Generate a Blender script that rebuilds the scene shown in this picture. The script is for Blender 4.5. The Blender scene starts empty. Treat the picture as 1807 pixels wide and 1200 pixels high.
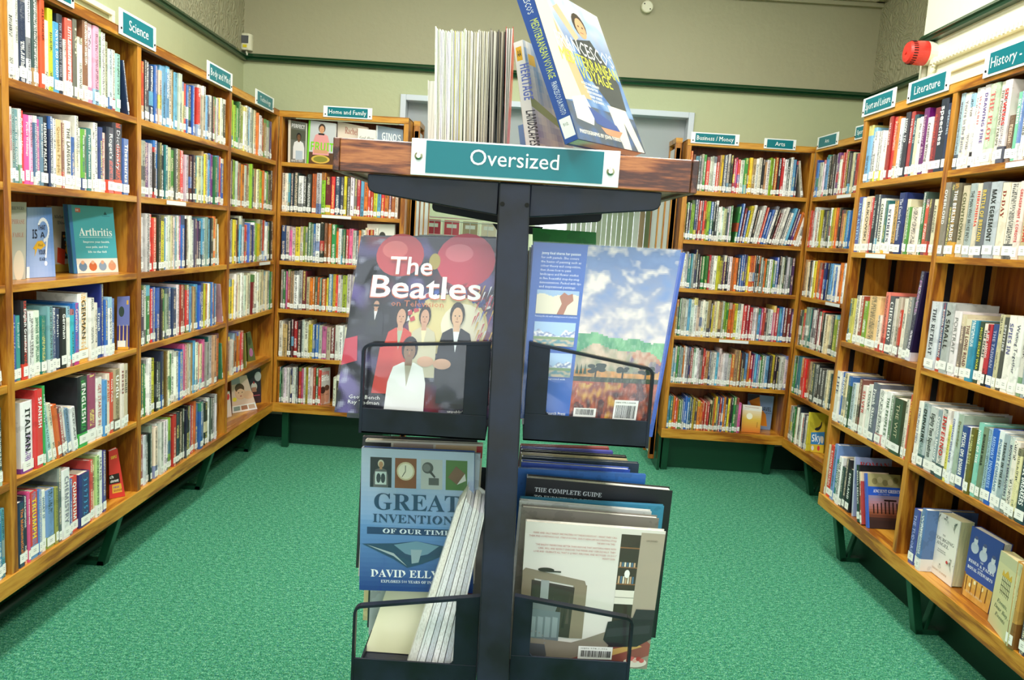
import bpy, math, random
from mathutils import Vector, Matrix, noise

# ---------------------------------------------------------------- camera, world, light, exposure
F, PITCH, ROLL, YAW, EYE = 1374.69, 0.131301, 0.064143, -0.002455, 1.4
_f = Vector((math.sin(YAW)*math.cos(PITCH), math.cos(YAW)*math.cos(PITCH), -math.sin(PITCH)))
_r0 = Vector((math.cos(YAW), -math.sin(YAW), 0)); _u0 = _r0.cross(_f)
CR = _r0*math.cos(ROLL)+_u0*math.sin(ROLL); CU = -_r0*math.sin(ROLL)+_u0*math.cos(ROLL); CF = _f
CO = Vector((0, 0, EYE))
sc = bpy.context.scene
cam = bpy.data.objects.new('camera', bpy.data.cameras.new('camera'))
cam.data.sensor_width = 36; cam.data.lens = F/1807*36; cam.data.clip_start = .05
cam.matrix_world = Matrix(((CR.x, CU.x, -CF.x, 0), (CR.y, CU.y, -CF.y, 0), (CR.z, CU.z, -CF.z, EYE), (0, 0, 0, 1)))
sc.collection.objects.link(cam); sc.camera = cam
w = bpy.data.worlds.new('world'); sc.world = w; w.use_nodes = True
w.node_tree.nodes['Background'].inputs[0].default_value = (.75, .85, 1, 1)
w.node_tree.nodes['Background'].inputs[1].default_value = 1.0
sc.view_settings.view_transform = 'Standard'; sc.view_settings.look = 'None'
sc.view_settings.exposure = 0.12; sc.view_settings.gamma = 1; sc.view_settings.use_curve_mapping = False
sc.cycles.max_bounces = 8; sc.cycles.diffuse_bounces = 5; sc.cycles.transparent_max_bounces = 12
sc.cycles.sample_clamp_indirect = 6
def area(name, loc, rot, sx, sy, power, col=(1, 1, 1)):
    l = bpy.data.lights.new(name, 'AREA'); l.shape = 'RECTANGLE'; l.size = sx; l.size_y = sy; l.energy = power; l.color = col
    o = bpy.data.objects.new(name, l); o.location = loc; o.rotation_euler = rot; sc.collection.objects.link(o); return o
PI = math.pi
for i_, (x_, y_) in enumerate(((-.7, .6), (.75, .6), (-.7, 3.0), (.75, 3.0))):
    area('ceiling_light', (x_, y_, 3.2), (0, 0, 0), .35, 1.5, 50, (1, .97, .9))
area('added_fill_light', (0.2, -2.6, 1.85), (math.radians(84), 0, 0), 3.1, 1.7, 38, (.88, .95, 1))  # daylight-coloured fill added behind the camera, no source known there
area('passage_light', (0.1, 7.2, 3.0), (0, 0, 0), 3.5, 2.0, 110, (1, 1, 1))

# ---------------------------------------------------------------- pixel helpers (1807x1200 frame)
def ray(px, py): return CF + CR*((px-903.5)/F) - CU*((py-600)/F)
def atY(px, py, Y): d = ray(px, py); return CO + d*(Y/d.y)
def atZ(px, py, Z): d = ray(px, py); return CO + d*((Z-EYE)/d.z)
def atPlane(px, py, p, n): d = ray(px, py); return CO + d*((Vector(p)-CO).dot(n)/d.dot(n))
def project(P):
    d = Vector(P)-CO; z = d.dot(CF); return 903.5+F*d.dot(CR)/z, 600-F*d.dot(CU)/z

# ---------------------------------------------------------------- colours
def lin(h):
    if not isinstance(h, str): return tuple(h[:3])
    if len(h) == 3: h = ''.join(c*2 for c in h)
    o = []
    for i in (0, 2, 4):
        c = int(h[i:i+2], 16)/255
        o.append(c/12.92 if c <= .04045 else ((c+.055)/1.055)**2.4)
    return tuple(o)
PAL = dict(w='f2f0e8', c='e8dcb8', g='a0a49c', k='26282c', d='4a4e54', n='28365e', b='3a6ab8', s='6ab4d8', t='2c7c7c', G='3c8a48',
           l='a0c83a', y='e6d23c', o='e07a30', r='cc3a34', m='7a2a2e', p='e06aa0', P='6a3a7a', T='c8a070', B='7a5236')
def mixc(a, b, t): return tuple(a[i]*(1-t)+b[i]*t for i in range(3))
def colour_name(h):
    if len(h) == 3: h = ''.join(c*2 for c in h)
    r, g, b = [int(h[i:i+2], 16)/255 for i in (0, 2, 4)]
    mx, mn = max(r, g, b), min(r, g, b); v = mx; s = 0 if mx == 0 else (mx-mn)/mx
    if s < .13: return 'white' if v > .85 else 'pale grey' if v > .65 else 'grey' if v > .42 else 'charcoal' if v > .22 else 'black'
    d = mx-mn
    hue = (60*((g-b)/d) % 360) if mx == r else 60*((b-r)/d)+120 if mx == g else 60*((r-g)/d)+240
    if v < .28: return 'navy' if 200 < hue < 270 else 'black'
    if s < .28 and v > .75: return 'cream' if 20 < hue < 75 else 'pale green' if hue < 165 and hue > 74 else 'pale blue' if 165 <= hue < 270 else 'pale pink'
    n = 'red' if hue < 14 or hue > 345 else 'orange' if hue < 40 else 'yellow' if hue < 66 else 'green' if hue < 160 else 'teal' if hue < 192 else 'blue' if hue < 255 else 'purple' if hue < 300 else 'pink'
    if n == 'orange' and (v < .72): n = 'brown'
    elif n == 'orange' and s < .55: n = 'tan'
    elif n == 'yellow' and v < .75: n = 'olive'
    elif n == 'yellow' and s < .4: n = 'cream'
    elif n == 'red' and s < .45 and v > .7: n = 'pink'
    elif n == 'red' and v < .55: n = 'maroon'
    elif n == 'blue' and v < .45: n = 'navy'
    elif n == 'blue' and s < .4: n = 'grey blue'
    elif s > .6 and v > .8 and n in ('green', 'blue', 'pink'): n = 'bright '+n
    elif v < .5: n = 'dark '+n
    return n

# ---------------------------------------------------------------- materials
def mat(name, col=(.5, .5, .5), rough=.5, metal=0, coat=0, spec=.5, emit=None):
    m = bpy.data.materials.new(name); m.use_nodes = True; b = m.node_tree.nodes['Principled BSDF']
    b.inputs['Base Color'].default_value = (*lin(col), 1); b.inputs['Roughness'].default_value = rough
    b.inputs['Metallic'].default_value = metal; b.inputs['Coat Weight'].default_value = coat; b.inputs['Coat Roughness'].default_value = .12
    b.inputs['Specular IOR Level'].default_value = spec
    if emit: b.inputs['Emission Color'].default_value = (*lin(col), 1); b.inputs['Emission Strength'].default_value = emit
    return m
class NT:
    def __init__(s, m): s.t = m.node_tree; s.b = s.t.nodes['Principled BSDF']
    def n(s, k, **kw):
        o = s.t.nodes.new(k)
        for a, v in kw.items(): setattr(o, a, v)
        return o
    def l(s, a, b): s.t.links.new(a, b)
    def math(s, op, a, b=None, c=None):
        o = s.n('ShaderNodeMath', operation=op)
        for i, x in enumerate((a, b, c)):
            if x is None: continue
            if hasattr(x, 'links'): s.l(x, o.inputs[i])
            else: o.inputs[i].default_value = x
        return o.outputs[0]
    def mix(s, f, a, b, mode='MIX'):
        o = s.n('ShaderNodeMix', data_type='RGBA', blend_type=mode)
        for k, x in ((0, f), (6, a), (7, b)):
            if hasattr(x, 'links'): s.l(x, o.inputs[k])
            elif k == 0: o.inputs[0].default_value = x
            else: o.inputs[k].default_value = (*lin(x), 1)
        return o.outputs[2]
    def ramp(s, f, stops):
        o = s.n('ShaderNodeValToRGB'); e = o.color_ramp.elements
        while len(e) < len(stops): e.new(.5)
        for i, (p, c) in enumerate(stops): e[i].position = p; e[i].color = (*lin(c), 1)
        s.l(f, o.inputs[0]); return o.outputs[0]
    def noise(s, vec, scale, detail=3, rough=.5):
        o = s.n('ShaderNodeTexNoise'); o.inputs['Scale'].default_value = scale; o.inputs['Detail'].default_value = detail; o.inputs['Roughness'].default_value = rough
        if vec is not None: s.l(vec, o.inputs['Vector'])
        return o
    def mapping(s, vec, scale, loc=(0, 0, 0)):
        o = s.n('ShaderNodeMapping'); o.inputs['Scale'].default_value = scale; o.inputs['Location'].default_value = loc; s.l(vec, o.inputs['Vector']); return o.outputs[0]
    def obj(s): return s.n('ShaderNodeTexCoord').outputs['Object']
    def bump(s, h, strength, dist=.01):
        o = s.n('ShaderNodeBump'); o.inputs['Strength'].default_value = strength; o.inputs['Distance'].default_value = dist
        s.l(h, o.inputs['Height']); s.l(o.outputs[0], s.b.inputs['Normal']); return o.outputs[0]

def wood(name, axis, c0, c1, c2, scale=1.0, rough=.38):
    m = mat(name, c1, rough, coat=.25); t = NT(m); sc_ = [9*scale, 9*scale, 9*scale]; sc_[axis] = .9*scale
    v = t.mapping(t.obj(), sc_)
    a = t.noise(v, 1.6, 4, .55); fine = t.noise(t.mapping(t.obj(), [x*9 for x in sc_]), 2.2, 3, .6)
    wv = t.math('SINE', t.math('MULTIPLY', a.outputs[0], 26)); f = t.math('ADD', t.math('MULTIPLY', wv, .16), a.outputs[0])
    f = t.math('ADD', f, t.math('MULTIPLY', t.math('SUBTRACT', fine.outputs[0], .5), .55))
    t.l(t.ramp(f, [(.28, c0), (.5, c1), (.75, c2)]), t.b.inputs['Base Color']); t.bump(fine.outputs[0], .12, .002)
    return m
M = {}
M['wood_x'] = wood('oak_along', 0, '8c5010', 'b87a1e', 'cc9434')
M['wood_z'] = wood('oak_upright', 2, '85480e', 'b0701c', 'c4882e')
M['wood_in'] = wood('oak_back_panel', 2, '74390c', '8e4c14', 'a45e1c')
M['mahog'] = wood('reddish_hardwood', 0, '4a1e0c', '8c4a24', 'b8703c', 2.2, .45)
M['mahog_y'] = wood('reddish_hardwood_end', 1, '341610', '5c2e20', '7a4630', 2.2, .5)
def wallmat(name, c, c2, relief=0, rough=.6):
    m = mat(name, c, rough); t = NT(m); n1 = t.noise(t.obj(), 1.3, 4); n2 = t.noise(t.obj(), 30, 3)
    t.l(t.mix(t.math('MULTIPLY', n1.outputs[0], .8), c, c2), t.b.inputs['Base Color'])
    h = n2.outputs[0]
    if relief:
        vn = t.n('ShaderNodeTexNoise'); vn.inputs['Scale'].default_value = 6; vn.inputs['Distortion'].default_value = 2.5; vn.inputs['Detail'].default_value = 2
        t.l(t.obj(), vn.inputs['Vector'])
        h = t.math('ADD', t.math('MULTIPLY', t.math('SINE', t.math('MULTIPLY', vn.outputs[0], 40)), relief), n2.outputs[0])
    t.bump(h, .3 if not relief else .55, .006); return m
M['wall'] = wallmat('wall_sage', 'abb48e', 'b8c09c')
M['wall_up'] = wallmat('wall_above_rail', '9c997c', 'a8a588')
M['wall_relief'] = wallmat('wall_relief_paper', '9c9a7e', 'aaa88c', 1.0)
M['pier'] = wallmat('pier_cream', 'e2e6cc', 'eaeed8', rough=.45)
M['ceil'] = mat('ceiling_white', 'd8d8cc', .8)
M['trimgreen'] = mat('trim_dark_green', '0c3a20', .32, coat=.3)
M['green'] = mat('bright_green_paint', '0f4029', .35, coat=.3)
M['darkgreen'] = mat('plinth_green_paint', '0a2c1e', .45)
M['pale'] = mat('pale_plastic', 'd6d6bc', .4)
M['white'] = mat('white_gloss', 'e8eaec', .25, coat=.4)
M['frame'] = mat('blue_white_frame', 'c4d0dc', .35)
M['greydoor'] = mat('grey_screen', '9aa2a6', .6)
M['black'] = mat('black_powder_coat', '1a1f2a', .38, coat=.05, spec=.4)
t = NT(M['black']); nz = t.noise(t.obj(), 14, 4); t.l(t.ramp(nz.outputs[0], [(.35, '0c0e16'), (.7, '1a2136')]), t.b.inputs['Base Color'])
t.l(t.math('MULTIPLY_ADD', nz.outputs[0], .35, .3), t.b.inputs['Roughness'])
M['hole'] = mat('dark_hole', '020202', .9)
M['track'] = mat('black_slotted_track', '16161a', .4, .5)
M['steel'] = mat('steel_screw', 'b8b4a4', .25, 1)
M['red'] = mat('alarm_red', 'd8342a', .4, coat=.2)
M['gold'] = mat('dark_pipe', '0e2c20', .4)
M['glassg'] = mat('smoked_lens', '55585c', .15)
M['teal'] = mat('teal_plaque', '04707c', .3, coat=.08, spec=.3)
M['signwhite'] = mat('white_acrylic', 'eef2f4', .18, coat=.5)
M['win'] = mat('bright_window', 'f4faff', .5, emit=2.2)
M['wire'] = mat('white_wire', 'c8c8c0', .3, .4)
# carpet
m = mat('green_carpet', '2a7a55', .95, spec=.1); t = NT(m); M['carpet'] = m
a = t.noise(t.mapping(t.obj(), (1, .55, 1)), 260, 2, .8); b_ = t.noise(t.mapping(t.obj(), (.6, 1, 1)), 85, 3, .8); c_ = t.noise(t.mapping(t.obj(), (1, 1, 1), (5, 3, 0)), 120, 2, .7); big = t.noise(t.obj(), 2.5, 3)
f = t.math('ADD', t.math('MULTIPLY', a.outputs[0], .6), t.math('MULTIPLY', b_.outputs[0], .4))
col = t.ramp(f, [(.38, '0c3c30'), (.46, '2a7658'), (.53, '4a9a76'), (.62, '94ccaa')])
col = t.mix(t.math('MULTIPLY', t.math('GREATER_THAN', c_.outputs[0], .6), .5), col, '3a6a86')
col = t.mix(t.math('MULTIPLY', t.math('LESS_THAN', c_.outputs[0], .37), .4), col, '6a7a4a')
col = t.mix(t.math('MULTIPLY', big.outputs[0], .3), col, '3f8e66')
t.l(col, t.b.inputs['Base Color']); t.bump(f, .45, .004)
# book cover with printed lines of lettering too small to read (attributes: Col, Ink, sp = across, metres up, seed)
def bookmat(name, rough, coat, crumple=0):
    m = mat(name, 'ffffff', rough, coat=coat); t = NT(m)
    A = t.n('ShaderNodeAttribute', attribute_name='Col').outputs['Color']; I = t.n('ShaderNodeAttribute', attribute_name='Ink').outputs['Color']
    S = t.n('ShaderNodeSeparateXYZ'); t.l(t.n('ShaderNodeAttribute', attribute_name='sp').outputs['Vector'], S.inputs[0])
    u, v, sd = S.outputs
    band = t.math('LESS_THAN', t.math('ABSOLUTE', t.math('SUBTRACT', u, .5)), .23)
    def wn(x, k):
        o = t.n('ShaderNodeTexWhiteNoise', noise_dimensions='2D'); c = t.n('ShaderNodeCombineXYZ')
        t.l(t.math('FLOOR', t.math('MULTIPLY', x, k)), c.inputs[0]); t.l(sd, c.inputs[1]); t.l(c.outputs[0], o.inputs['Vector']); return o.outputs['Value']
    word = t.math('GREATER_THAN', wn(v, 17), .33); let = t.math('LESS_THAN', t.math('FRACT', t.math('MULTIPLY', v, 165)), .78)
    cv = t.n('ShaderNodeCombineXYZ'); t.l(t.math('MULTIPLY', u, 3.2), cv.inputs[0]); t.l(t.math('MULTIPLY', v, 330), cv.inputs[1]); t.l(sd, cv.inputs[2])
    ln = t.math('GREATER_THAN', t.noise(cv.outputs[0], 1.3, 1).outputs[0], .47)
    k = band
    for x in (word, let, ln): k = t.math('MULTIPLY', k, x)
    pn = t.noise(t.obj(), 24, 3); A2 = t.mix(t.math('MULTIPLY', t.math('GREATER_THAN', pn.outputs[0], .56), .16), A, '000000')
    t.l(t.mix(k, A2, I), t.b.inputs['Base Color'])
    if crumple:
        cr = t.noise(t.obj(), 14, 2, .6); st = t.noise(t.mapping(t.obj(), (30, 30, 3)), 1.5, 2)
        t.bump(t.math('ADD', cr.outputs[0], t.math('MULTIPLY', st.outputs[0], .4)), crumple, .01)
    return m
M['book'] = bookmat('printed_book_cover', .38, .25)
M['jacket'] = bookmat('glossy_jacket', .3, .8, .12)
m = mat('printed_flat', 'ffffff', .38, coat=.15); t = NT(m); t.l(t.n('ShaderNodeAttribute', attribute_name='Col').outputs['Color'], t.b.inputs['Base Color']); M['print'] = m
m = mat('page_edges', 'eee6d4', .8); t = NT(m); M['pages'] = m
pn = t.noise(t.mapping(t.obj(), (900, 900, 4)), 1, 1); A = t.n('ShaderNodeAttribute', attribute_name='Col').outputs['Color']
t.l(t.mix(t.math('MULTIPLY', t.math('GREATER_THAN', pn.outputs[0], .55), .3), A, '8a8272'), t.b.inputs['Base Color'])
# thin clear film with creases
m = bpy.data.materials.new('clear_film'); m.use_nodes = True; tt = m.node_tree; tt.nodes.clear(); M['film'] = m
out = tt.nodes.new('ShaderNodeOutputMaterial'); mx = tt.nodes.new('ShaderNodeMixShader'); tr = tt.nodes.new('ShaderNodeBsdfTransparent'); gl = tt.nodes.new('ShaderNodeBsdfGlossy')
gl.inputs['Roughness'].default_value = .09; nz = tt.nodes.new('ShaderNodeTexNoise'); nz.inputs['Scale'].default_value = 9; nz.inputs['Detail'].default_value = 2; nz.inputs['Distortion'].default_value = .4
tc = tt.nodes.new('ShaderNodeTexCoord'); bp = tt.nodes.new('ShaderNodeBump'); bp.inputs['Strength'].default_value = .5; bp.inputs['Distance'].default_value = .012
tt.links.new(tc.outputs['Object'], nz.inputs['Vector']); tt.links.new(nz.outputs[0], bp.inputs['Height']); tt.links.new(bp.outputs[0], gl.inputs['Normal'])
mx.inputs[0].default_value = .04; tt.links.new(tr.outputs[0], mx.inputs[1]); tt.links.new(gl.outputs[0], mx.inputs[2]); tt.links.new(mx.outputs[0], out.inputs[0])

# ---------------------------------------------------------------- mesh helpers
class MB:
    def __init__(s): s.v = []; s.f = []; s.c = []; s.k = []; s.u = []; s.any = False
    def face(s, idx, col=(.8, .8, .8), ink=(0, 0, 0), sp=None):
        s.f.append(idx); s.c.append(lin(col)); s.k.append(lin(ink)); s.u.append(sp or [(-5, 0, 0)]*len(idx))
    def verts(s, pts): n = len(s.v); s.v.extend([tuple(p) for p in pts]); return n
    def box(s, x0, x1, y0, y1, z0, z1, col=(.8, .8, .8), T=None):
        P = [(x0, y0, z0), (x1, y0, z0), (x1, y1, z0), (x0, y1, z0), (x0, y0, z1), (x1, y0, z1), (x1, y1, z1), (x0, y1, z1)]
        if T: P = [T(p) for p in P]
        n = s.verts(P)
        for q in ((0, 3, 2, 1), (4, 5, 6, 7), (0, 1, 5, 4), (1, 2, 6, 5), (2, 3, 7, 6), (3, 0, 4, 7)): s.face([n+i for i in q], col)
        return s
    def prism(s, pts, d, col=(.8, .8, .8)):   # planar polygon swept by vector d
        k = len(pts); d = Vector(d); n = s.verts(pts); s.verts([Vector(p)+d for p in pts])
        s.face([n+i for i in range(k)][::-1], col); s.face([n+k+i for i in range(k)], col)
        for i in range(k): j = (i+1) % k; s.face([n+i, n+j, n+k+j, n+k+i], col)
        return s
    def tube(s, pts, r, seg=10, col=(.8, .8, .8), cap=True):
        rings = []
        for i, p in enumerate(pts):
            p = Vector(p); a = Vector(pts[max(i-1, 0)]); b = Vector(pts[min(i+1, len(pts)-1)]); d = (b-a).normalized()
            x = d.cross(Vector((0, 0, 1)) if abs(d.z) < .9 else Vector((1, 0, 0))).normalized(); y = d.cross(x)
            rr = r[i] if isinstance(r, (list, tuple)) else r
            rings.append(s.verts([p+(x*math.cos(2*PI*k/seg)+y*math.sin(2*PI*k/seg))*rr for k in range(seg)]))
        for a, b in zip(rings, rings[1:]):
            for k in range(seg): j = (k+1) % seg; s.face([a+k, a+j, b+j, b+k], col)
        if cap: s.face([rings[0]+k for k in range(seg)][::-1], col); s.face([rings[-1]+k for k in range(seg)], col)
        return s
    def build(s, name, m, parent=None, bevel=0, smooth=False, off=None):
        if off is not None: s.v = [(a-off[0], b-off[1], c-off[2]) for a, b, c in s.v]
        me = bpy.data.meshes.new(name); me.from_pydata(s.v, [], s.f); me.materials.append(M[m] if isinstance(m, str) else m)
        if m in ('book', 'jacket', 'print', 'pages'):
            ca = me.color_attributes.new('Col', 'FLOAT_COLOR', 'CORNER'); fl = []
            for f, c in zip(s.f, s.c): fl += [c[0], c[1], c[2], 1]*len(f)
            ca.data.foreach_set('color', fl)
        if m in ('book', 'jacket'):
            ca = me.color_attributes.new('Ink', 'FLOAT_COLOR', 'CORNER'); fl = []
            for f, c in zip(s.f, s.k): fl += [c[0], c[1], c[2], 1]*len(f)
            ca.data.foreach_set('color', fl)
            at = me.attributes.new('sp', 'FLOAT_VECTOR', 'CORNER'); fl = []
            for u in s.u:
                for q in u: fl += q
            at.data.foreach_set('vector', fl)
        if smooth: me.polygons.foreach_set('use_smooth', [True]*len(s.f))
        o = bpy.data.objects.new(name, me); sc.collection.objects.link(o)
        if parent: o.parent = parent
        if bevel:
            b = o.modifiers.new('bevel', 'BEVEL'); b.width = bevel; b.segments = 2; b.limit_method = 'ANGLE'; b.angle_limit = .7
        return o
def tag(o, label=None, cat=None, group=None, kind=None):
    if label: o['label'] = label
    if cat: o['category'] = cat
    if group: o['group'] = group
    if kind: o['kind'] = kind
    return o
def thing(name, label, cat, loc=(0, 0, 0), rz=0, group=None):
    o = bpy.data.objects.new(name, None); sc.collection.objects.link(o); o.location = loc; o.rotation_euler = (0, 0, rz); o.empty_display_size = .05
    return tag(o, label, cat, group)
def struct(name, mb, m, bevel=0): return tag(mb.build(name, m, bevel=bevel), kind='structure')

# lettering: outlines of the built-in typeface, laid flat; 'serif' and 'bold' use its mathematical letterforms
_gc = {}
def glyphs(txt, style='sans'):
    k = (txt, style)
    if k in _gc: return _gc[k]
    A = {'serif': (0x1D400, 0x1D41A), 'bold': (0x1D5D4, 0x1D5EE), 'ital': (0x1D468, 0x1D482)}.get(style)
    t_ = txt if not A else ''.join(chr(A[0]+ord(c)-65) if 'A' <= c <= 'Z' else chr(A[1]+ord(c)-97) if 'a' <= c <= 'z' else c for c in txt)
    c = bpy.data.curves.new('t', 'FONT'); c.body = t_; c.resolution_u = 1 if len(txt) > 9 else 3
    if style == 'fat': c.offset = .012
    o = bpy.data.objects.new('t', c); me = bpy.data.meshes.new_from_object(o)
    vs = [(v.co.x, v.co.y) for v in me.vertices]; fs = [tuple(p.vertices) for p in me.polygons]
    bpy.data.objects.remove(o); bpy.data.curves.remove(c); bpy.data.meshes.remove(me)
    x0 = min(v[0] for v in vs); x1 = max(v[0] for v in vs)
    _gc[k] = ([(x-x0, y) for x, y in vs], fs, x1-x0); return _gc[k]

class Print:                      # flat print on a surface: P(u,v) in metres -> 3D, each layer a hair in front of the last
    def __init__(s, P, n, W, H): s.P = P; s.n = Vector(n); s.W = W; s.H = H; s.mb = MB(); s.k = 0
    def _q(s, u, v): return s.P(u, v)+s.n*(.0005+.00003*s.k)
    def poly(s, pts, col):
        s.k += 1; n = s.mb.verts([s._q(u*s.W, v*s.H) for u, v in pts]); s.mb.face([n+i for i in range(len(pts))], col); return s
    def rect(s, a, b, c, d, col): return s.poly([(a, b), (c, b), (c, d), (a, d)], col)
    def ell(s, x, y, rx, ry, col, seg=20, a0=0, a1=2*PI):
        return s.poly([(x+rx*math.cos(a0+(a1-a0)*i/seg), y+ry*math.sin(a0+(a1-a0)*i/seg)) for i in range(seg)], col)
    def grid(s, a, b, c, d, nx, ny, fn):
        s.k += 1; n = s.mb.verts([s._q((a+(c-a)*i/nx)*s.W, (b+(d-b)*j/ny)*s.H) for j in range(ny+1) for i in range(nx+1)])
        for j in range(ny):
            for i in range(nx):
                s.mb.face([n+j*(nx+1)+i, n+j*(nx+1)+i+1, n+(j+1)*(nx+1)+i+1, n+(j+1)*(nx+1)+i], fn((i+.5)/nx, (j+.5)/ny))
        return s
    def text(s, txt, x, y, h, col, style='sans', w=None, anchor='l', rot=0):   # h = letter height / H, w = width / W
        s.k += 1; vs, fs, L = glyphs(txt, style); sy = h*s.H/.72; sx = sy if w is None else w*s.W/L
        dx = -L*sx/2 if anchor == 'c' else -L*sx if anchor == 'r' else 0; ca, sa = math.cos(rot), math.sin(rot); pts = []
        for gx, gy in vs:
            X = gx*sx+dx; Y = gy*sy; pts.append(s._q(x*s.W+X*ca-Y*sa, y*s.H+X*sa+Y*ca))
        n = s.mb.verts(pts)
        for f in fs: s.mb.face([n+i for i in f], col)
        return s
    def person(s, x, y, h, coat, skin='d8a080', hair='2a2018', shirt=None, w=1.0):   # printed half figure, y = bottom, h = height
        a = s.H/s.W; q = h*a*w
        s.poly([(x-.34*q, y), (x+.34*q, y), (x+.33*q, y+.45*h), (x+.26*q, y+.64*h), (x+.1*q, y+.7*h), (x-.1*q, y+.7*h), (x-.26*q, y+.64*h), (x-.33*q, y+.45*h)], coat)
        if shirt: s.poly([(x-.07*q, y+.7*h), (x, y+.4*h), (x+.07*q, y+.7*h)], shirt)
        s.rect(x-.06*q, y+.66*h, x+.06*q, y+.78*h, skin)
        s.ell(x, y+.87*h, .145*q, .15*h, hair, 14); s.ell(x, y+.835*h, .105*q, .12*h, skin, 14)
        for e in (-.04, .04): s.ell(x+e*q, y+.85*h, .014*q, .009*h, '20140e', 6)
        s.rect(x-.03*q, y+.775*h, x+.03*q, y+.783*h, '8a3a30'); s.rect(x-.008*q, y+.8*h, x+.01*q, y+.835*h, 'b88060')
        return s
    def build(s, name, parent, off, m='print'): return s.mb.build(name, m, parent, off=off)

# ---------------------------------------------------------------- books
rnd = random.Random(7)
def cover_geo(mb, T, w, h, D, bands, ink, seed, bd=.0022):
    b = min(.004, w*.25)
    o = [(0, D), (0, b), (w*.16, 0), (w*.84, 0), (w, b), (w, D), (w-bd, D), (w-bd, b+bd), (bd, b+bd), (bd, D)]; k = len(o); lv = [0]+[x for x, _ in bands]
    base = [mb.verts([T((x, y, z*h)) for x, y in o]) for z in lv]
    for (a, c), (z0, z1), (_, col) in zip(zip(base, base[1:]), zip(lv, lv[1:]), bands):
        for i in range(k):
            j = (i+1) % k; f = [a+i, a+j, c+j, c+i]
            if i in (1, 2, 3):
                us = (o[i][0]/w, o[j][0]/w); mb.face(f, col, ink, [(us[0], z0*h, seed), (us[1], z0*h, seed), (us[1], z1*h, seed), (us[0], z1*h, seed)])
            else: mb.face(f, col)
    mb.face([base[0]+i for i in range(k)][::-1], bands[0][1]); mb.face([base[-1]+i for i in range(k)], bands[-1][1])
def pages_geo(mb, T, w, h, D, col=None, bd=.0022, q=.003):
    b = min(.004, w*.25)+bd
    mb.box(bd, w-bd, b, D-.003, q, h-q, col or lin(rnd.choice(['f4efe2', 'ece2cc', 'f8f6f0', 'e0d2b4'])), T)
def sticker_geo(mb, T, w, z0, z1, frac=.9):
    a, c = w*(.5-frac/2), w*(.5+frac/2); n = mb.verts([T(p) for p in ((a, -.0006, z0), (c, -.0006, z0), (c, -.0006, z1), (a, -.0006, z1))]); mb.face([n, n+1, n+2, n+3], 'f8f8f4')
    zz = (z0+z1)/2
    for dz in (.002, -.004):
        m_ = w*.16; n = mb.verts([T(p) for p in ((w/2-m_, -.0009, zz+dz), (w/2+m_, -.0009, zz+dz), (w/2+m_, -.0009, zz+dz+.002), (w/2-m_, -.0009, zz+dz+.002))]); mb.face([n, n+1, n+2, n+3], 'a8a8a8')
def contrast(h): c = lin(h); return '2a2a34' if (c[0]*.3+c[1]*.6+c[2]*.1) > .28 else rnd.choice(['f4f4f0', 'f4f4f0', 'f0e080', 'f0d8c0'])
def bands_for(h, extra=True):
    c = lin(h); r = rnd.random()
    if not extra or r < .66: return [(1, c)]
    k = mixc(c, lin(rnd.choice([PAL[q] for q in 'wwcgdknbrysG'])), .75)
    if r < .74: return [(.82, c), (1, k)]
    if r < .83: return [(.25, k), (1, c)]
    if r < .9: return [(.3, c), (.55, k), (1, c)]
    return [(.12, k), (.9, c), (1, k)]
STUFF = MB(); IND = []
def ident(p): return p
def spine_book(face, s, z, w, h, D, col, title=None, ink=None, lean=0, prot=0, label='', group=None, bands=None, sticker=True, stuff=False, style=None):
    """a book standing spine outwards on a shelf of a wall unit; s = left edge along the unit"""
    w = max(w-.0005, .004); ink = ink or contrast(col); seed = rnd.randrange(1000); bands = bands or bands_for(col, title is None)
    L = math.radians(lean); dz = w*math.sin(L) if L > 0 else 0
    base = face.pt(s, prot, z+dz+.0006)
    mw = Matrix.Translation(base) @ Matrix.Rotation(face.ang, 4, 'Z') @ Matrix.Rotation(L, 4, 'Y')
    z0 = rnd.uniform(.006, .014)
    if stuff:
        T = lambda p: mw @ Vector(p)
        cover_geo(STUFF, T, w, h, D, bands, ink, seed); pages_geo(STUFF, T, w, h, D)
        if sticker: sticker_geo(STUFF, T, w, z0, z0+.026)
        return
    o = bpy.data.objects.new('book', None); sc.collection.objects.link(o); o.matrix_world = mw; o.empty_display_size = .03
    tag(o, label, 'book', group)
    mb = MB(); cover_geo(mb, ident, w, h, D, bands, ink if not title else bands[0][1], seed); mb.build('cover', 'jacket' if rnd.random() < .5 else 'book', o)
    mb = MB(); pages_geo(mb, ident, w, h, D); mb.build('page_block', 'pages', o)
    if sticker: mb = MB(); sticker_geo(mb, ident, w, z0, z0+.03); mb.build('spine_label', 'print', o)
    if title:
        vs, fs, Lt = glyphs(title, style or rnd.choice(['sans', 'bold', 'bold', 'serif'])); ch = min(.45*w, .024); sy = ch/.72; ln = min(h*.68, max(Lt*sy, h*.36)); sx = ln/Lt; mb = MB()
        n = mb.verts([(w/2-ch/2+gy*sy, -.0008, h*.9-gx*sx) for gx, gy in vs])
        for f in fs: mb.face([n+i for i in f], ink)
        mb.build('title_lettering', 'print', o)
    return o

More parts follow.
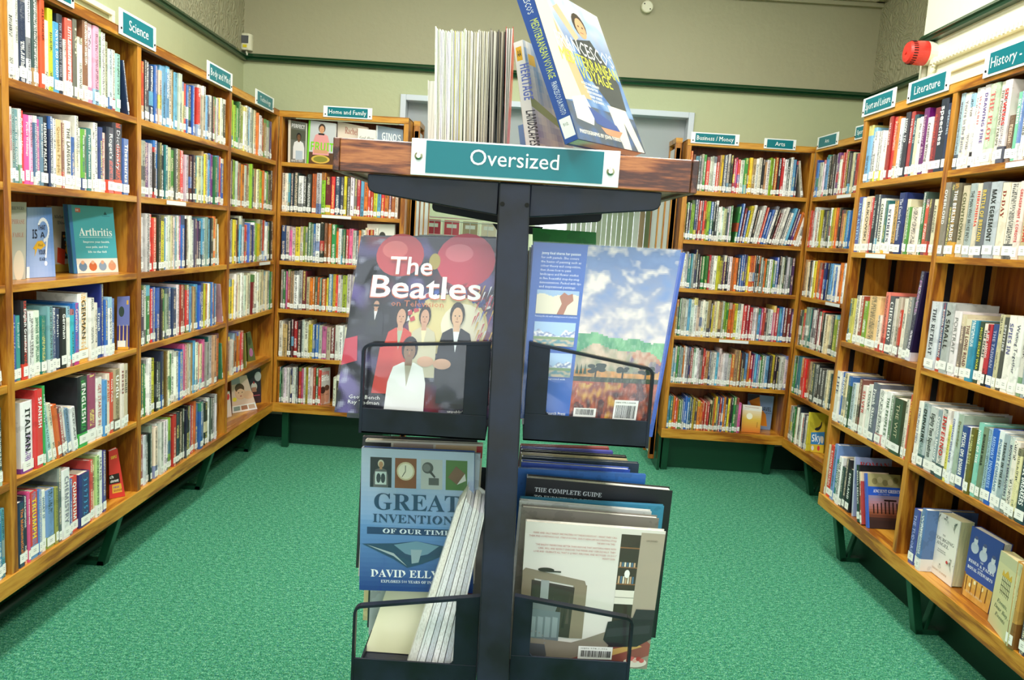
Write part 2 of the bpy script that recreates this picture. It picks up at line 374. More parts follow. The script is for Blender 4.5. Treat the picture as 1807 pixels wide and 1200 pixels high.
class Face:                       # front plane of a wall unit: s runs left to right as one looks at it, depth d towards the room
    def __init__(s, ox, oy, ang): s.o = Vector((ox, oy, 0)); s.ang = ang; s.u = Vector((math.cos(ang), math.sin(ang), 0)); s.n = Vector((math.sin(ang), -math.cos(ang), 0))
    def pt(s, a, d, z): return s.o+s.u*a+s.n*d+Vector((0, 0, z))
    def s_at(s, px, z, lo=-9, hi=9):
        # s whose point at height z projects to pixel column px
        lo, hi = s.lim
        for _ in range(40):
            m_ = (lo+hi)/2
            if project(s.pt(m_, 0, z))[0] < px: lo = m_
            else: hi = m_
        return (lo+hi)/2
    def zs(s, px, py): P = atPlane(px, py, s.o, s.n); return (P-s.o).dot(s.u), P.z
FL = Face(-1.4722, 0, PI/2); FL.lim = (1.3, 5)
FB = Face(0, 4.6797, math.atan(-.0332)); FB.lim = (-2, 1)
FR = Face(0, 4.7643, math.atan(-.0071)); FR.lim = (0, 2.5)
FA = Face(1.831, 2.5, math.atan2(-1, .0562)); FA.lim = (-2.5, -.5)
FS = Face(1.5243, 2.5, math.atan2(-1, .0204)); FS.lim = (-1.4, .9)

# ================================================================ the room
WL, WB, WR, PX, RZ = -1.785, 5.0, 2.108, 1.775, 2.374
struct('floor', MB().box(-3.2, 4, -3.1, 9, -.05, 0), 'carpet')
struct('ceiling', MB().box(-3.2, 4, -3.1, 9, 3.25, 3.33), 'ceil')
struct('wall_left', MB().box(WL-.12, WL, -3, WB, 0, RZ+.02), 'wall'); struct('wall_left_upper', MB().box(WL-.12, WL, -3, WB, RZ+.02, 3.25), 'wall_relief')
m1 = MB(); m1.box(WL-.12, -.80, WB, WB+.14, 0, RZ+.02).box(1.03, WR+.12, WB, WB+.14, 0, RZ+.02).box(-.80, 1.03, WB, WB+.14, 2.235, RZ+.02); struct('wall_back', m1, 'wall')
struct('wall_back_upper', MB().box(WL-.12, WR+.12, WB, WB+.14, RZ+.02, 3.25), 'wall_up')
struct('wall_right_alcove', MB().box(WR, WR+.12, 3.72, WB, 0, RZ+.02), 'wall'); struct('wall_right_alcove_upper', MB().box(WR, WR+.12, 3.72, WB, RZ+.02, 3.25), 'wall_relief')
struct('wall_right', MB().box(PX, WR+.12, -3, 3.72, 0, 3.25), 'pier')
m1 = MB(); m1.box(WL-.12, -1.5, -3.12, -3, 0, 3.25).box(1.75, WR+.12, -3.12, -3, 0, 3.25).box(-1.5, 1.75, -3.12, -3, 0, .85).box(-1.5, 1.75, -3.12, -3, 2.7, 3.25); struct('wall_front', m1, 'wall')
m1 = MB()
for x in (-1.5, -.42, .67, 1.7): m1.box(x, x+.05, -3.1, -3.02, .85, 2.7)
for z in (.85, 1.75, 2.65): m1.box(-1.5, 1.75, -3.1, -3.03, z, z+.05)
struct('added_window_1', m1, 'white')  # unseen window added behind the camera to go with the fill light
def rail(a, b, inward, nm='trim_1'):
    a, b, n = Vector(a), Vector(b), Vector(inward); prof = [(0, 0), (.03, .002), (.034, .012), (.022, .018), (.03, .026), (.02, .034), (.012, .046), (0, .048)]
    struct(nm, MB().prism([a+n*p+Vector((0, 0, q)) for p, q in prof], b-a), 'trimgreen')
rail((WL, -3, RZ), (WL, WB, RZ), (1, 0, 0)); rail((WL, WB, RZ), (WR, WB, RZ), (0, -1, 0), 'trim_2'); rail((WR, 3.72, RZ), (WR, WB, RZ), (-1, 0, 0), 'trim_3')
rail((PX, -3, RZ), (PX, 3.72, RZ), (-1, 0, 0), 'trim_4')
struct('trim_5', MB().box(WL, WR, WB-.05, WB, 2.945, 2.99).box(WL, WR, WB-.03, WB, 2.92, 2.945).box(WL, WL+.05, -3, WB, 2.945, 2.99).box(WR-.05, WR, 3.72, WB, 2.945, 2.99), 'wall_up')
# panel mouldings above the cases (left wall and right chimney breast)
def moulding(nm, x, sg, y0, y1, z0, z1, wd=.022, th=.018, beads=False):
    m = MB(); a, b = (x, x+th*sg) if sg > 0 else (x+th*sg, x)
    m.box(a, b, y0, y1, z1-wd, z1); m.box(a, b, y0, y0+wd, z0, z1-wd); m.box(a, b, y1-wd, y1, z0, z1-wd); m.box(a, b, y0+wd, y1-wd, z0, z0+wd)
    if beads:
        y = y0+.02
        while y < y1-.02: c = b if sg > 0 else a; m.box(c-.005, c+.005, y, y+.014, z1-wd+.004, z1-.006); y += .026
    struct(nm, m, 'pier', .002)
moulding('trim_6', WL, 1, 1.2, 3.42, 2.07, 2.235); moulding('trim_7', WL, 1, 1.4, 3.2, 2.07, 2.16, .014, .012)
zR = atPlane(1652, 104, (PX, 0, 0), (1, 0, 0)); zR2 = atPlane(1672, 125, (PX, 0, 0), (1, 0, 0))
moulding('trim_8', PX, -1, 1.0, zR.y+.02, 2.06, zR.z, .03, .022, True); moulding('trim_9', PX, -1, 1.2, zR2.y, 2.09, zR2.z, .016, .014)
# scrolled plaster corner ornament
m1 = MB()
for i in range(9):
    a = i*.7; m1.tube([(PX-.012, zR.y+.0-.02*math.cos(a)-.004*i, zR.z-.03-.022*i+.012*math.sin(a)), (PX-.02, zR.y-.01-.02*math.cos(a+1), zR.z-.04-.022*i)], .008, 6)
struct('trim_10', m1, 'pier')
for nm, b in (('baseboard_left', (WL, WL+.02, -3, WB)), ('baseboard_back', (WL, -.8, WB-.02, WB)), ('baseboard_back_right', (1.03, WR, WB-.02, WB)), ('baseboard_right', (PX-.02, PX, -3, 3.72)), ('baseboard_alcove', (WR-.02, WR, 3.72, WB))):
    struct(nm, MB().box(*b, 0, .15), 'darkgreen', .003)
m1 = MB().tube([(-1.70, -2, .12), (-1.70, 4.9, .12)], .03, 12); m1.tube([(-1.66, -2, .045), (-1.66, 4.9, .045)], .02, 10)
for y in (1.9, 2.8, 3.7): m1.tube([(-1.70, y, .12), (-1.70, y+.06, .12)], .036, 12)
tag(m1.build('heating_pipe', 'gold', smooth=True), 'dark green heating pipe running under the left wall bookcase', 'pipe')

# doorway and what shows beyond it
fr = MB(); fr.box(-.80, -.765, WB-.015, WB+.15, 0, 2.235).box(.995, 1.03, WB-.015, WB+.15, 0, 2.235).box(-.765, .995, WB-.015, WB+.15, 2.20, 2.235)
struct('door_1', fr, 'frame', .003)
struct('door_2', MB().box(-.764, .994, WB+.08, WB+.11, 1.93, 2.2).box(-.764, -.60, WB+.06, WB+.09, 1.60, 1.93), 'greydoor')
struct('trim_11', MB().box(-.764, .994, WB+.055, WB+.11, 1.90, 1.93), 'frame')
struct('wall_beyond', MB().box(-3.2, 4, 8.6, 8.7, 0, 3.25).box(-3.2, -3.1, 5.14, 8.6, 0, 3.25).box(3.9, 4, 5.14, 8.6, 0, 3.25), 'wall')
m1 = MB(); m1.box(.15, 1.5, 8.55, 8.6, .9, 2.5); struct('window_2', m1, 'win')
m1 = MB()
for x in (.15, .48, .82, 1.15, 1.46): m1.box(x, x+.05, 8.5, 8.56, .9, 2.5)
for z in (.9, 1.7, 2.46): m1.box(.15, 1.5, 8.5, 8.56, z, z+.04)
struct('trim_12', m1, 'white')
def leaf(nm, lab, x, side):
    o = thing(nm, lab, 'screen', (x, 4.86, 0)); m_ = MB().box(-.012, .012, 0, .72, .08, 2.0); m_.build('panel', 'white', o)
    for y in (0.0, .2, .42, .70): MB().box(-.018, .018, y, y+.035, .05, 2.03).build('stile', 'wood_z', o, bevel=.003)
    MB().box(-.02, .02, 0, .735, 2.03, 2.06).build('top_rail', 'wood_x', o)
leaf('end_screen', 'white screen with brown uprights beyond the Home and Family bookcase', -.672, 1)
leaf('end_screen', 'white screen with brown uprights left of the Business and Money bookcase', .925, -1)

o = thing('leaflet_rack', 'white wire rack of red leaflets glimpsed through the doorway', 'rack', (-.35, 6.4, 0))
m1 = MB()
for z in (1.16, 1.38, 1.52): m1.tube([(-.42, 0, z), (.3, 0, z)], .006, 6); m1.tube([(-.42, -.08, z-.03), (.3, -.08, z-.03)], .004, 6)
for i in range(11): m1.tube([(-.42+i*.072, -.08, 1.0), (-.42+i*.072, -.08, 1.49)], .003, 5)
for x in (-.42, .3): m1.tube([(x, 0, 0), (x, 0, 1.7)], .012, 8)
m1.build('wire_frame', 'wire', o)
for i, c in enumerate(('c83a50', 'd84a58', 'b09a70', 'e8d8c0', 'c8705a')):
    x = -.80+.15*i+.03
    l = MB().box(x, x+.12, 6.345, 6.36, 1.385, 1.50, c).box(x+.02, x+.1, 6.343, 6.345, 1.44, 1.47, 'f0f0e8').build('leaflet', 'print')
    tag(l, ['bright red leaflet, leftmost in the wire rack', 'pink red leaflet, second in the wire rack', 'tan leaflet in the middle of the wire rack', 'cream leaflet, fourth in the wire rack', 'orange leaflet, rightmost in the wire rack'][i], 'leaflet', 'leaflets in the wire rack')
    l.location = (0, 0, -.0)
o = thing('panelled_screen', 'screen of pale green, white and tan boards seen beyond the doorway', 'screen', (0, 6.0, 0))
bx = [1000, 1008, 1016, 1025, 1034, 1043, 1052, 1061, 1070, 1079, 1088, 1097, 1107, 1117, 1127, 1137, 1149]
for i_, (p0, p1) in enumerate(zip(bx, bx[1:])):
    x0, x1 = atY(p0, 400, 6.0).x, atY(p1, 400, 6.0).x; cc = 'f4f6f2' if p0 in (1117, 1008, 1034) else 'c0a080' if p0 == 1127 else '8a946e' if p0 == 1137 else ('b4bea0', 'c6cfb4')[i_ % 2]
    MB().box(x0+.002, x1-.002, -.01-.006*(i_ % 2), .01, .02, 1.86, cc).build('board', 'print', o)
MB().box(atY(1000, 400, 6.0).x, atY(1149, 400, 6.0).x, -.02, .02, 1.86, 1.89).build('top_rail', 'white', o)
# bookcase glimpsed beyond
o = thing('far_bookcase', 'pale bookcase seen through the doorway beside the white screen', 'bookcase', (1.105, 6.2, 0))
MB().box(0, .03, 0, .3, 0, 1.9).box(.77, .8, 0, .3, 0, 1.9).build('side_panel', 'wood_z', o)
for z in (.3, .6, .9, 1.2, 1.5, 1.87): MB().box(.03, .77, 0, .3, z, z+.025).build('shelf', 'wood_x', o)
MB().box(.03, .77, .29, .3, .05, 1.87).build('back_panel', 'white', o)

# ================================================================ wall units
def bookcase(label, face, s0, s1, ups, bays, ztop, zbot, depth, zfas, tracks=False, name='bookcase'):
    o = thing(name, label, 'bookcase', face.pt(s0, 0, 0), face.ang); L = s1-s0; th = .024
    for a, b in ups: MB().box(a-s0, b-s0, 0, depth, zbot, ztop-.001).build('upright', 'wood_z', o, bevel=.0018)
    MB().box(-.002, L+.002, -.003, depth, ztop-.03+.0305, ztop+.004).box(0, L, -.002, .022, ztop-.032, ztop+.0005).build('top_board', 'wood_x', o, bevel=.0015)
    MB().box(.002, L-.002, depth-.012, depth-.002, zbot+.01, ztop-.01).build('back_panel', 'wood_in', o)
    for a, b, zs in bays:
        for z in zs[:-1]: MB().box(a-s0+.0005, b-s0-.0005, .002, depth-.013, z-th, z).build('shelf', 'wood_x', o, bevel=.0015)
    MB().box(0, L, -.004, .02, zbot, zfas).box(0, L, .02, depth-.013, zfas-.03, zfas-.0005).build('bottom_board', 'wood_x', o, bevel=.002)
    if tracks:
        for a, b, zs in bays:
            for x in (b-s0-.004,):
                for y in (.05, .19):
                    MB().box(x, x+.0035, y, y+.022, zfas+.005, ztop-.035).build('shelf_track', 'track', o)
            for x in (a-s0+.0005,):
                for y in (.05, .19): MB().box(x, x+.0035, y, y+.022, zfas+.005, ztop-.035).build('shelf_track', 'track', o)
    return o
ZL = [1.756, 1.4634, 1.1694, .8753, .5797, .2899]; ZR = [z-.012 for z in ZL]
LU = [(1.30, 1.33), (2.234, 2.264), (3.011, 3.041), (3.943, 3.973), (4.70, 4.728)]
cL = bookcase('long golden oak bookcase of four bays along the left wall', FL, 1.30, 4.728, LU, [(a[1], b[0], ZL) for a, b in zip(LU, LU[1:])], 2.05, .2322, .295, .2899)
cB = bookcase('oak bookcase under the Home and Family sign', FB, -1.4715, -.70, [(-1.4715, -1.452), (-.728, -.70)], [(-1.452, -.728, ZL)], 2.05, .2322, .25, .2899)
cR = bookcase('oak bookcase under the Business and Money sign', FR, .955, 1.715, [(.955, .982), (1.695, 1.715)], [(.982, 1.695, ZR)], 2.038, .22, .235, .278)
cA = bookcase('oak bookcase in the right alcove with the small Arts sign', FA, -2.228, -1.20, [(-2.228, -2.21), (-1.225, -1.20)], [(-2.21, -1.225, ZR)], 2.038, .22, .3, .278)
ZS = [1.738, 1.4303, 1.0244, .6505, .2907]; ZH = [1.736, 1.429, 1.017, .652, .2907]
SU = [(-1.105, -1.075), (-.405, -.377), (.62, .65)]
cS = bookcase('deep oak bookcase of two bays on the right with the Literature sign', FS, -1.105, .65, SU, [(-1.075, -.405, ZS), (-.377, .62, ZH)], 2.042, .2317, .245, .2907, True)
# legs: bent green steel, one mesh each
def leg(o, face, s, parent_s0, lean, back=.3, plain=False, diag=True):
    a = s-parent_s0; zb = .232; m = MB()
    m.prism([(a-.02, .03, zb), (a+.02, .03, zb), (a+.02, .03+lean, .0), (a-.02, .03+lean, 0)], (0, .032, 0))
    if not plain: m.prism([(a-.02, .03+lean, 0), (a+.02, .03+lean, 0), (a+.02, .03+lean, .02), (a-.02, .03+lean, .02)], (0, back-lean-.06, 0))
    if not plain and diag: m.prism([(a-.015, back-.08, zb), (a+.015, back-.08, zb), (a+.015, .06+lean, .01), (a-.015, .06+lean, .01)], (0, .015, 0))
    m.build('leg', 'green', o, bevel=.002)
for s in (2.03, 2.96, 3.9, 4.62): leg(cL, FL, s, 1.30, .07, diag=False)
leg(cB, FB, -1.40, -1.4715, .0, .25, True); leg(cB, FB, -.76, -1.4715, .0, .25, True)
leg(cR, FR, 1.0, .955, .02, .2); leg(cR, FR, 1.66, .955, .06, .2)
leg(cA, FA, -1.98, -2.228, .05)
for s in (-1.0, -.33, .42): leg(cS, FS, s, -1.105, .05, .24)
MB().box(.02, .72, .13, .15, 0, .231).build('plinth', 'darkgreen', cB); MB().box(.0, .74, .12, .14, 0, .219).box(-.004, .012, .03, .23, 0, .219).build('plinth', 'green', cR)
MB().box(.02, 1.7, .17, .185, 0, .231).build('plinth', 'darkgreen', cS)
# paper strips on shelf edges
def strip(o, face, s0, pxa, pxb, z):
    a, b = face.s_at(pxa, z), face.s_at(pxb, z); m = MB().box(a-s0, b-s0, -.0035, -.0025, z-.021, z-.004)
    m.build('shelf_label', 'signwhite', o)
strip(cL, FL, 1.30, 293, 327, 1.4634); strip(cL, FL, 1.30, 457, 476, 1.1694); strip(cB, FB, -1.4715, 568, 620, 1.4634); strip(cR, FR, .955, 1269, 1321, ZR[3])
strip(cA, FA, -2.228, 1478, 1503, ZR[0]); strip(cS, FS, -1.105, 1529, 1564, ZS[1]); strip(cS, FS, -1.105, 1777, 1830, ZH[0]); strip(cA, FA, -2.228, 1458, 1483, ZR[2])

# teal subject signs screwed to the top boards
def sign(face, pa, pb, z0, z1, txt, label, hh=.40):
    a, b = face.s_at(pa, 2.05), face.s_at(pb, 2.05); o = thing('shelf_sign', label, 'sign', face.pt(a, .0035, z0), face.ang, 'teal subject signs'); W = b-a; H = z1-z0
    MB().box(0, W, -.004, 0, 0, H).build('acrylic_plate', 'signwhite', o, bevel=.0008)
    MB().box(W*.09, W*.91, -.0052, -.0042, H*.1, H*.9).build('teal_panel', 'teal', o)
    P = Print(lambda u, v: Vector((u, -.0053, v)), (0, -1, 0), W, H)
    if txt: vs, fs, L = glyphs(txt); hw = hh*H/.72*L/W; P.text(txt, .5, .5-hh/2+.02, hh, 'f4f8f8', w=min(hw, .76), anchor='c'); P.build('sign_lettering', o, (0, 0, 0))
    for x in (W*.045, W*.955): MB().tube([(x, -.004, H*.25), (x, -.0065, H*.25)], .004, 8).build('screw', 'hole', o)
sign(FL, 52, 127, 2.03, 2.12, '', 'teal sign cut by the top edge of the photo, left of the Science sign')
sign(FL, 207, 272, 2.025, 2.115, 'Science', 'teal sign reading Science on the left bookcase')
sign(FL, 363, 407.5, 2.02, 2.105, 'Body and Mind', 'teal sign reading Body and Mind on the left bookcase')
sign(FL, 449, 481, 2.02, 2.1, 'Technology', 'teal sign reading Technology near the left back corner', .34)
sign(FB, 571, 657, 2.03, 2.095, 'Home and Family', 'teal sign reading Home and Family on the back left bookcase')
sign(FR, 1219, 1304, 2.02, 2.085, 'Business / Money', 'teal sign reading Business / Money on the back right bookcase', .42)
sign(FR, 1348, 1404, 2.015, 2.075, 'Arts', 'teal sign reading Arts on the back right bookcase, right of Business / Money')
sign(FA, 1444, 1481, 2.02, 2.09, 'Arts', 'small slanting teal sign reading Arts in the right alcove', .3)
sign(FA, 1511, 1532, 2.02, 2.09, 'Sport', 'teal sign half hidden behind the Sport and Leisure bookcase', .34)
sign(FS, 1524, 1582, 2.03, 2.11, 'Sport and Leisure', 'teal sign reading Sport and Leisure on the right bookcase', .42)
sign(FS, 1604, 1678, 2.025, 2.105, 'Literature', 'teal sign reading Literature on the right bookcase', .42)
sign(FS, 1739, 1862, 2.025, 2.11, 'History - War', 'teal sign reading History - War at the right edge', .42)

# ================================================================ shelves of books
LET = dict(PAL)
def far_row(face, z, pa, pb, seq, clear=.262, D=None, hb=.80, hv=.07, skipto=None):
    a, b = face.s_at(pa, z+.1), face.s_at(pb, z+.1); seq = [c for c in seq if c in PAL]; ws = [rnd.uniform(.55, 1.5) for _ in seq]; k = (b-a)/sum(ws); s = a
    h0 = hb
    for c, w_ in zip(seq, ws):
        if rnd.random() < .3: h0 = hb+rnd.uniform(-hv, hv)
        h = clear*min(.95, h0+rnd.uniform(-.03, .03)); base = lin(PAL[c]); j = rnd.uniform(.8, 1.12)
        col = '%02x%02x%02x' % tuple(max(0, min(255, int(int(PAL[c][i:i+2], 16)*j+rnd.uniform(-12, 12)))) for i in (0, 2, 4))
        spine_book(face, s, z, w_*k, h, rnd.uniform(.13, .19), col, prot=rnd.uniform(-.018, -.004), stuff=True, sticker=rnd.random() < .93); s += w_*k
def lean_far(face, s, z, w, h, col, lean): spine_book(face, s, z, w, h, .15, col, lean=lean, prot=-.012, stuff=True)
def fill(face, z, a, b, clear=.262):
    s = a
    while s < b-.03:
        w_ = rnd.uniform(.012, .034); spine_book(face, s, z, w_, clear*rnd.uniform(.68, .86), .16, PAL[rnd.choice('wwcgdnbsrkGTtm')], prot=-.01, stuff=True); s += w_
ORD = ['first', 'second', 'third', 'fourth', 'fifth', 'sixth', 'seventh', 'eighth', 'ninth', 'tenth', 'eleventh', 'twelfth', '13th', '14th', '15th', '16th', '17th', '18th', '19th', '20th', '21st', '22nd', '23rd', '24th', '25th', '26th', '27th', '28th', '29th', '30th', '31st', '32nd', '33rd']
def near_row(face, z, ox, oy, x0, data, where, group, clear, D=(.14, .2), dz=0):
    """data: right edge, top (zoomed-tile pixels), colour, title, ink, lean"""
    rows = [r.split('|') for r in data.strip().split(';') if r.strip()]; s = face.s_at(ox+x0/4, z+.02)
    for i, r in enumerate(rows):
        q = r[0].split(); x, top, col = float(q[0]), q[1], q[2]; col2 = None; lean = 0
        for e in q[3:]:
            if e[0] == 'L': lean = float(e[1:])
            elif e[0] == '/': col2 = e[1:]
        title = r[1].strip() if len(r) > 1 and r[1].strip() else None; ink = r[2].strip() if len(r) > 2 else None; safe = not (len(r) > 3)
        e = face.s_at(ox+x/4, z+.02)
        if top == '-': h = clear*rnd.uniform(.7, .85)
        else:
            mid = (ox*1.0+(x-15)/4); h = face.zs(mid, oy+float(top)/4)[1]-z
            if lean: h /= math.cos(math.radians(lean))
        h = max(.1, min(h, clear-.006)); wd = e-s
        size = 'thick ' if wd > .045 else 'slim ' if wd < .017 else ''
        lab = f"{size}{colour_name(col)} book"+(f' lettered {title.title()}' if title and safe and len(title) < 18 else '')+(' leaning' if lean and len(where) < 40 else '')+f', {ORD[i]} from the left, {where}'
        ws_ = lab.replace('-', ' ').split()
        if len(ws_) > 14 and title: lab = lab.replace(f' lettered {title.title()}', '')
        if len(lab.replace('-', ' ').split()) > 16: lab = lab.replace(' from the left', '')
        bands = None
        if col2: bands = [(.07 if title == 'ITALIAN' else .2, lin(col2)), (1, lin(col))]
        spine_book(face, s, z, wd, h, rnd.uniform(*D), col, title, ink, lean, rnd.uniform(-.012, -.002), lab, group, bands, style=None)
        s = e
# ---- left wall, first full bay (nearest the camera)
W1 = ['top shelf of the left front bay', 'second shelf of the left front bay', 'third shelf', 'fourth shelf of the left front bay', 'fifth shelf of the left front bay', 'bottom shelf of the left front bay']
near_row(FL, ZL[0], 0, 0, 82, """132 -60 dcdcd2;160 -50 ecece4|PAINTING BY NUMBERS|555;218 25 22304e;248 0 e8e8ee;282 -10 2c4a4c /b08a5a;300 5 f0e0c8;330 5 e0562c|ALEXANDER|400;365 150 f2ecd2;398 70 c8d42a;
437 165 4aa0d0|NEVER SO GOOD|fff;473 110 22283c|THE TRUTH ABOUT THEM|aab;490 280 f4e4e0;540 145 e85a4c /f4f0f0|LITTLE ENGLISH STYLE|fff;565 140 6a6a60|LAST|eec;600 270 f4efe4;635 155 8a5a40 /f0d8d0;673 155 eecfe0 /f090b0;
712 185 f0a8c4 /9cc4e0;735 205 a8c8a0|GIFT WRAPPING|555;765 235 f0f0e6;785 295 b8b898;810 350 c8d8e0 /3a6aa8;832 355 f0efe0 /d04040;862 385 9ad0c0;""", W1[0], 'books on the top shelf, left front bay', .264)
spine_book(FL, FL.s_at(228, ZL[0]), ZL[0], .013, .19, .15, '26375e', lean=-12, prot=-.004, label='thin navy book leaning left at the right end, top shelf of the left front bay', group='books on the top shelf, left front bay')
near_row(FL, ZL[1], 0, 0, 78, """100 755 f0d0cc|THE WEDDING PLANNER|a66;122 770 8fb0b0;150 775 6f98a0|A GUIDE TO THE COUNTRY|eee;165 770 f4f4f0;200 785 e0443c|Perfect weddings|fff;232 815 f05aa8|Perfect Weddings|fff;255 820 f4c8e0 /f060a8|PLANNING|555;
275 820 4a6a90;298 845 c840a8 /5a8aa0;322 830 6a88a0|Best Man Speeches|eee;365 825 20222a|MEMORY PALACES|eee;388 825 2e3a60;408 840 f4f0ec;455 850 e4c494|Quotable People|a84;475 870 8a5a4a;525 860 f2ece0|THE LANGUAGE|666;545 970 3a62a8 /f0f0f0;
565 820 ece8dc;592 905 f2f0e8;615 915 6cae3c /3a4a80|Plain Words|fff;638 915 4a5a50;670 910 2c7474|Perfect Punctuation|eee;690 925 ece8dc;715 870 f4f0ea;735 900 3a4a86 /f0f0f0;768 940 f0c8c0|How to Write it|a44;818 905 2a3444 /e04a34|Roget's|fff;
885 880 3a3a44 /e05a3c|Dictionary|e8e8f0;932 985 34589c|Thesaurus|fff;""", W1[1], 'books on the second shelf, left front bay', .27)
near_row(FL, ZL[3], 0, 300, 95, """147 1025 4a58b0|Advanced Grammar|ccd;178 1030 3f9a9a|Teach Yourself|eee;215 925 2a2a30 /e04030|English Grammar|fff;232 1010 ececec;268 1000 eef0f0|SPANISH VERBS|666;313 995 e4f0e0|IMPROVE YOUR SPELLING|2c7a5a;
355 1030 1f7a74;385 965 7fb0b8 /e8e8e8;418 975 384880 /e8e8f0;448 980 263460|Polish|eee;490 975 24262a|German|fff;515 965 f2f0e8;537 985 40b8c8;578 940 2c78c8 /c8388c|German|fff;650 870 f6f4f0 /f0b040|GERMAN|222;683 905 f4efe8;706 940 ece4d8;
738 975 2c4c98|French|fff;755 800 2a3a94;775 920 3a6ac0 /eef;800 900 f4f4f0;824 910 3c6cc0 /f0f0f0;""", W1[3], 'books on the fourth shelf, left front bay', .27)
near_row(FL, ZL[4], 0, 600, 185, """268 425 f6f6fa /8040a0|ITALIAN|222;318 345 e03a3c|SPANISH|fff;333 325 3fae5a|FRENCH|fff;""", W1[4], 'books on the fifth shelf, left front bay', .27)
near_row(FL, ZL[4], 0, 600, 365, """395 400 a8dce0 L-9;420 440 f0e8d0 L-9;447 450 e06a34 L-9;475 470 b04040 L-9;500 470 e4e0e0 L-8;527 480 7a98b8 L-8;560 470 f0f0f4 L-7;""", 'among the leaning books, fifth left shelf', 'books on the fifth shelf, left front bay', .25)
near_row(FL, ZL[4], 0, 600, 566, """636 250 2b2e33 /48b050|ENGLISH|f4f4f0;700 240 a04a70 /f0f0f0;745 265 f0ece8|GET STARTED IN|b44;765 285 5a9ad8;790 240 f4e0d0|Arabic|c40;815 235 d84a3c|Greek Polish|fff;860 205 b8a888 /6a5a48|Urdu|fff;885 170 ece0d8|IRISH|844;915 170 d8c8b0|Swahili|444;""",
  'past the leaning books, fifth left shelf', 'books on the fifth shelf, left front bay', .285)
near_row(FL, ZL[5], 0, 600, 145, """188 1140 2a3558|The Mathematical|e84;212 1100 2c2c44 /e87030;230 1075 e0508c|THE PHYSICS BOOK|fff;292 1060 d83c3c /5a98d0|TRIUMPH|fd4;315 1060 5a88d0;347 1060 f4f4ee|WHAT IF|68a;408 1045 7a9ad0 /8aa04a;428 1040 a0a050;450 905 5a6068;508 905 f0f0f2|CHEMISTRY|889;
528 985 5a68a8;575 960 e0443c|QUANTUM|fff;648 925 343478|3 1 9 7 3 5 2|5ab0e8;672 850 d04848;690 890 e8d8a8|THE BIG BANG|444;715 820 b8d890 /f0f0f0;745 785 f6f6f6|MATHS|444;770 785 4a4a90;""", W1[5], 'books on the bottom shelf, left front bay', .285)
# slivers of the bay cut by the left edge of the photo
near_row(FL, ZL[3], 0, 0, -60, "-25 2400 3a5a8a;6 2380 4a4a50;40 2400 d8b090 L-5;", 'fourth shelf at the left edge of the photo', 'books at the left edge', .2)
near_row(FL, ZL[0], 0, 0, -70, "-40 150 e8e8e0;-12 160 b0b8b8;24 180 f0f0ee L-6;", 'top shelf at the left edge of the photo', 'books at the left edge', .2)
near_row(FL, ZL[4], 0, 0, -80, "-40 2860 d0d0d0;0 2850 f0f0e8;30 2850 2c3440 /c8d0b8;", 'fifth shelf at the left edge of the photo', 'books at the left edge', .24)
near_row(FL, ZL[5], 0, 0, -60, "0 3600 3a6a90;42 3620 3a78b0;68 3590 5aa0b0;", 'bottom shelf at the left edge of the photo', 'books at the left edge', .24)

# ---- far rows (spines a few pixels wide)
T1, T2 = 249, 401
far_row(FL, ZL[0], 250, 401, 'nrkdnbbcssswTswwcrbkbnrwcsdwkpGwywk', hb=.84)
far_row(FL, ZL[1], 249, 400, 'wgPwkbdktcGdTrwwmkscgTywsbPGsbrb', hb=.84)
far_row(FL, ZL[2], 248, 388, 'kwwrrykyswwcwswpbkwwwdPnswgsskdoT', hb=.84); lean_far(FL, FL.s_at(389, ZL[2]), ZL[2], .012, .2, 'dce4dc', -3)
far_row(FL, ZL[3], 247, 386, 'wdrwGrbbkGgbnswrmrsbTsbnyowybob', hb=.84); lean_far(FL, FL.s_at(397, ZL[3]), ZL[3], .01, .2, 'c09098', -12)
far_row(FL, ZL[4], 247, 391, 'rtGwwykddTBcwGwwbbprcwTswrcpgtwTwo', hb=.86); lean_far(FL, FL.s_at(396, ZL[4]), ZL[4], .012, .19, '3c7c58', -6)
far_row(FL, ZL[5], 246, 387, 'wdrwkkgcwwwwltrnkdkkbrobbgkwddwb', hb=.86)
far_row(FL, ZL[0], 407, 481, 'wllGGlwwswdgcowwrTgP', hb=.84); far_row(FL, ZL[1], 405, 486, 'wowdlwrTowmcllnTcylowGgkk', hb=.84)
far_row(FL, ZL[2], 404, 486, 'wPkyokswrrpbnnwGlyokrwwGkw', hb=.86); far_row(FL, ZL[3], 402, 482, 'wwyywrcwwwcwmwwwcccwcgG', hb=.84)
far_row(FL, ZL[4], 402, 435, 'kTwcoBorT', hb=.78); lean_far(FL, FL.s_at(438, ZL[4]), ZL[4], .008, .2, '7a7a38', -8)
far_row(FB, ZL[1], 496, 702, 'cwsddwdkowlmrndydwgrsorrysroPoc', hb=.86); far_row(FB, ZL[2], 495, 665, 'nwpwyclgGgbwkBoGowtGrpwnowwcrrc', hb=.86)
far_row(FB, ZL[3], 494, 700, 'gGprTwwmcoodotoysyrwwlwwcmdrtrwckwGbrTw', hb=.84); far_row(FB, ZL[4], 491, 690, 'wTkmrkwwyybbwpcmwwwwTknwcwrbwgkTw', hb=.82)
far_row(FB, ZL[5], 488, 565, 'oGkgwwwnwwkkrpwywwrGr', hb=.82); far_row(FB, ZL[5], 587, 690, 'wkwcTwrgwbkcwGw', hb=.72)
far_row(FR, ZR[0], 1212, 1407, 'rrosdwGrwwwrTydwkrprwGoyTwwkTwllrkrwdwsn', hb=.82); lean_far(FR, FR.s_at(1414, ZR[0]), ZR[0], .016, .215, 'd4ccb8', -10)
far_row(FR, ZR[1], 1208, 1292, 'ykdlnPrdrylbkdwwwcdwG', hb=.84)
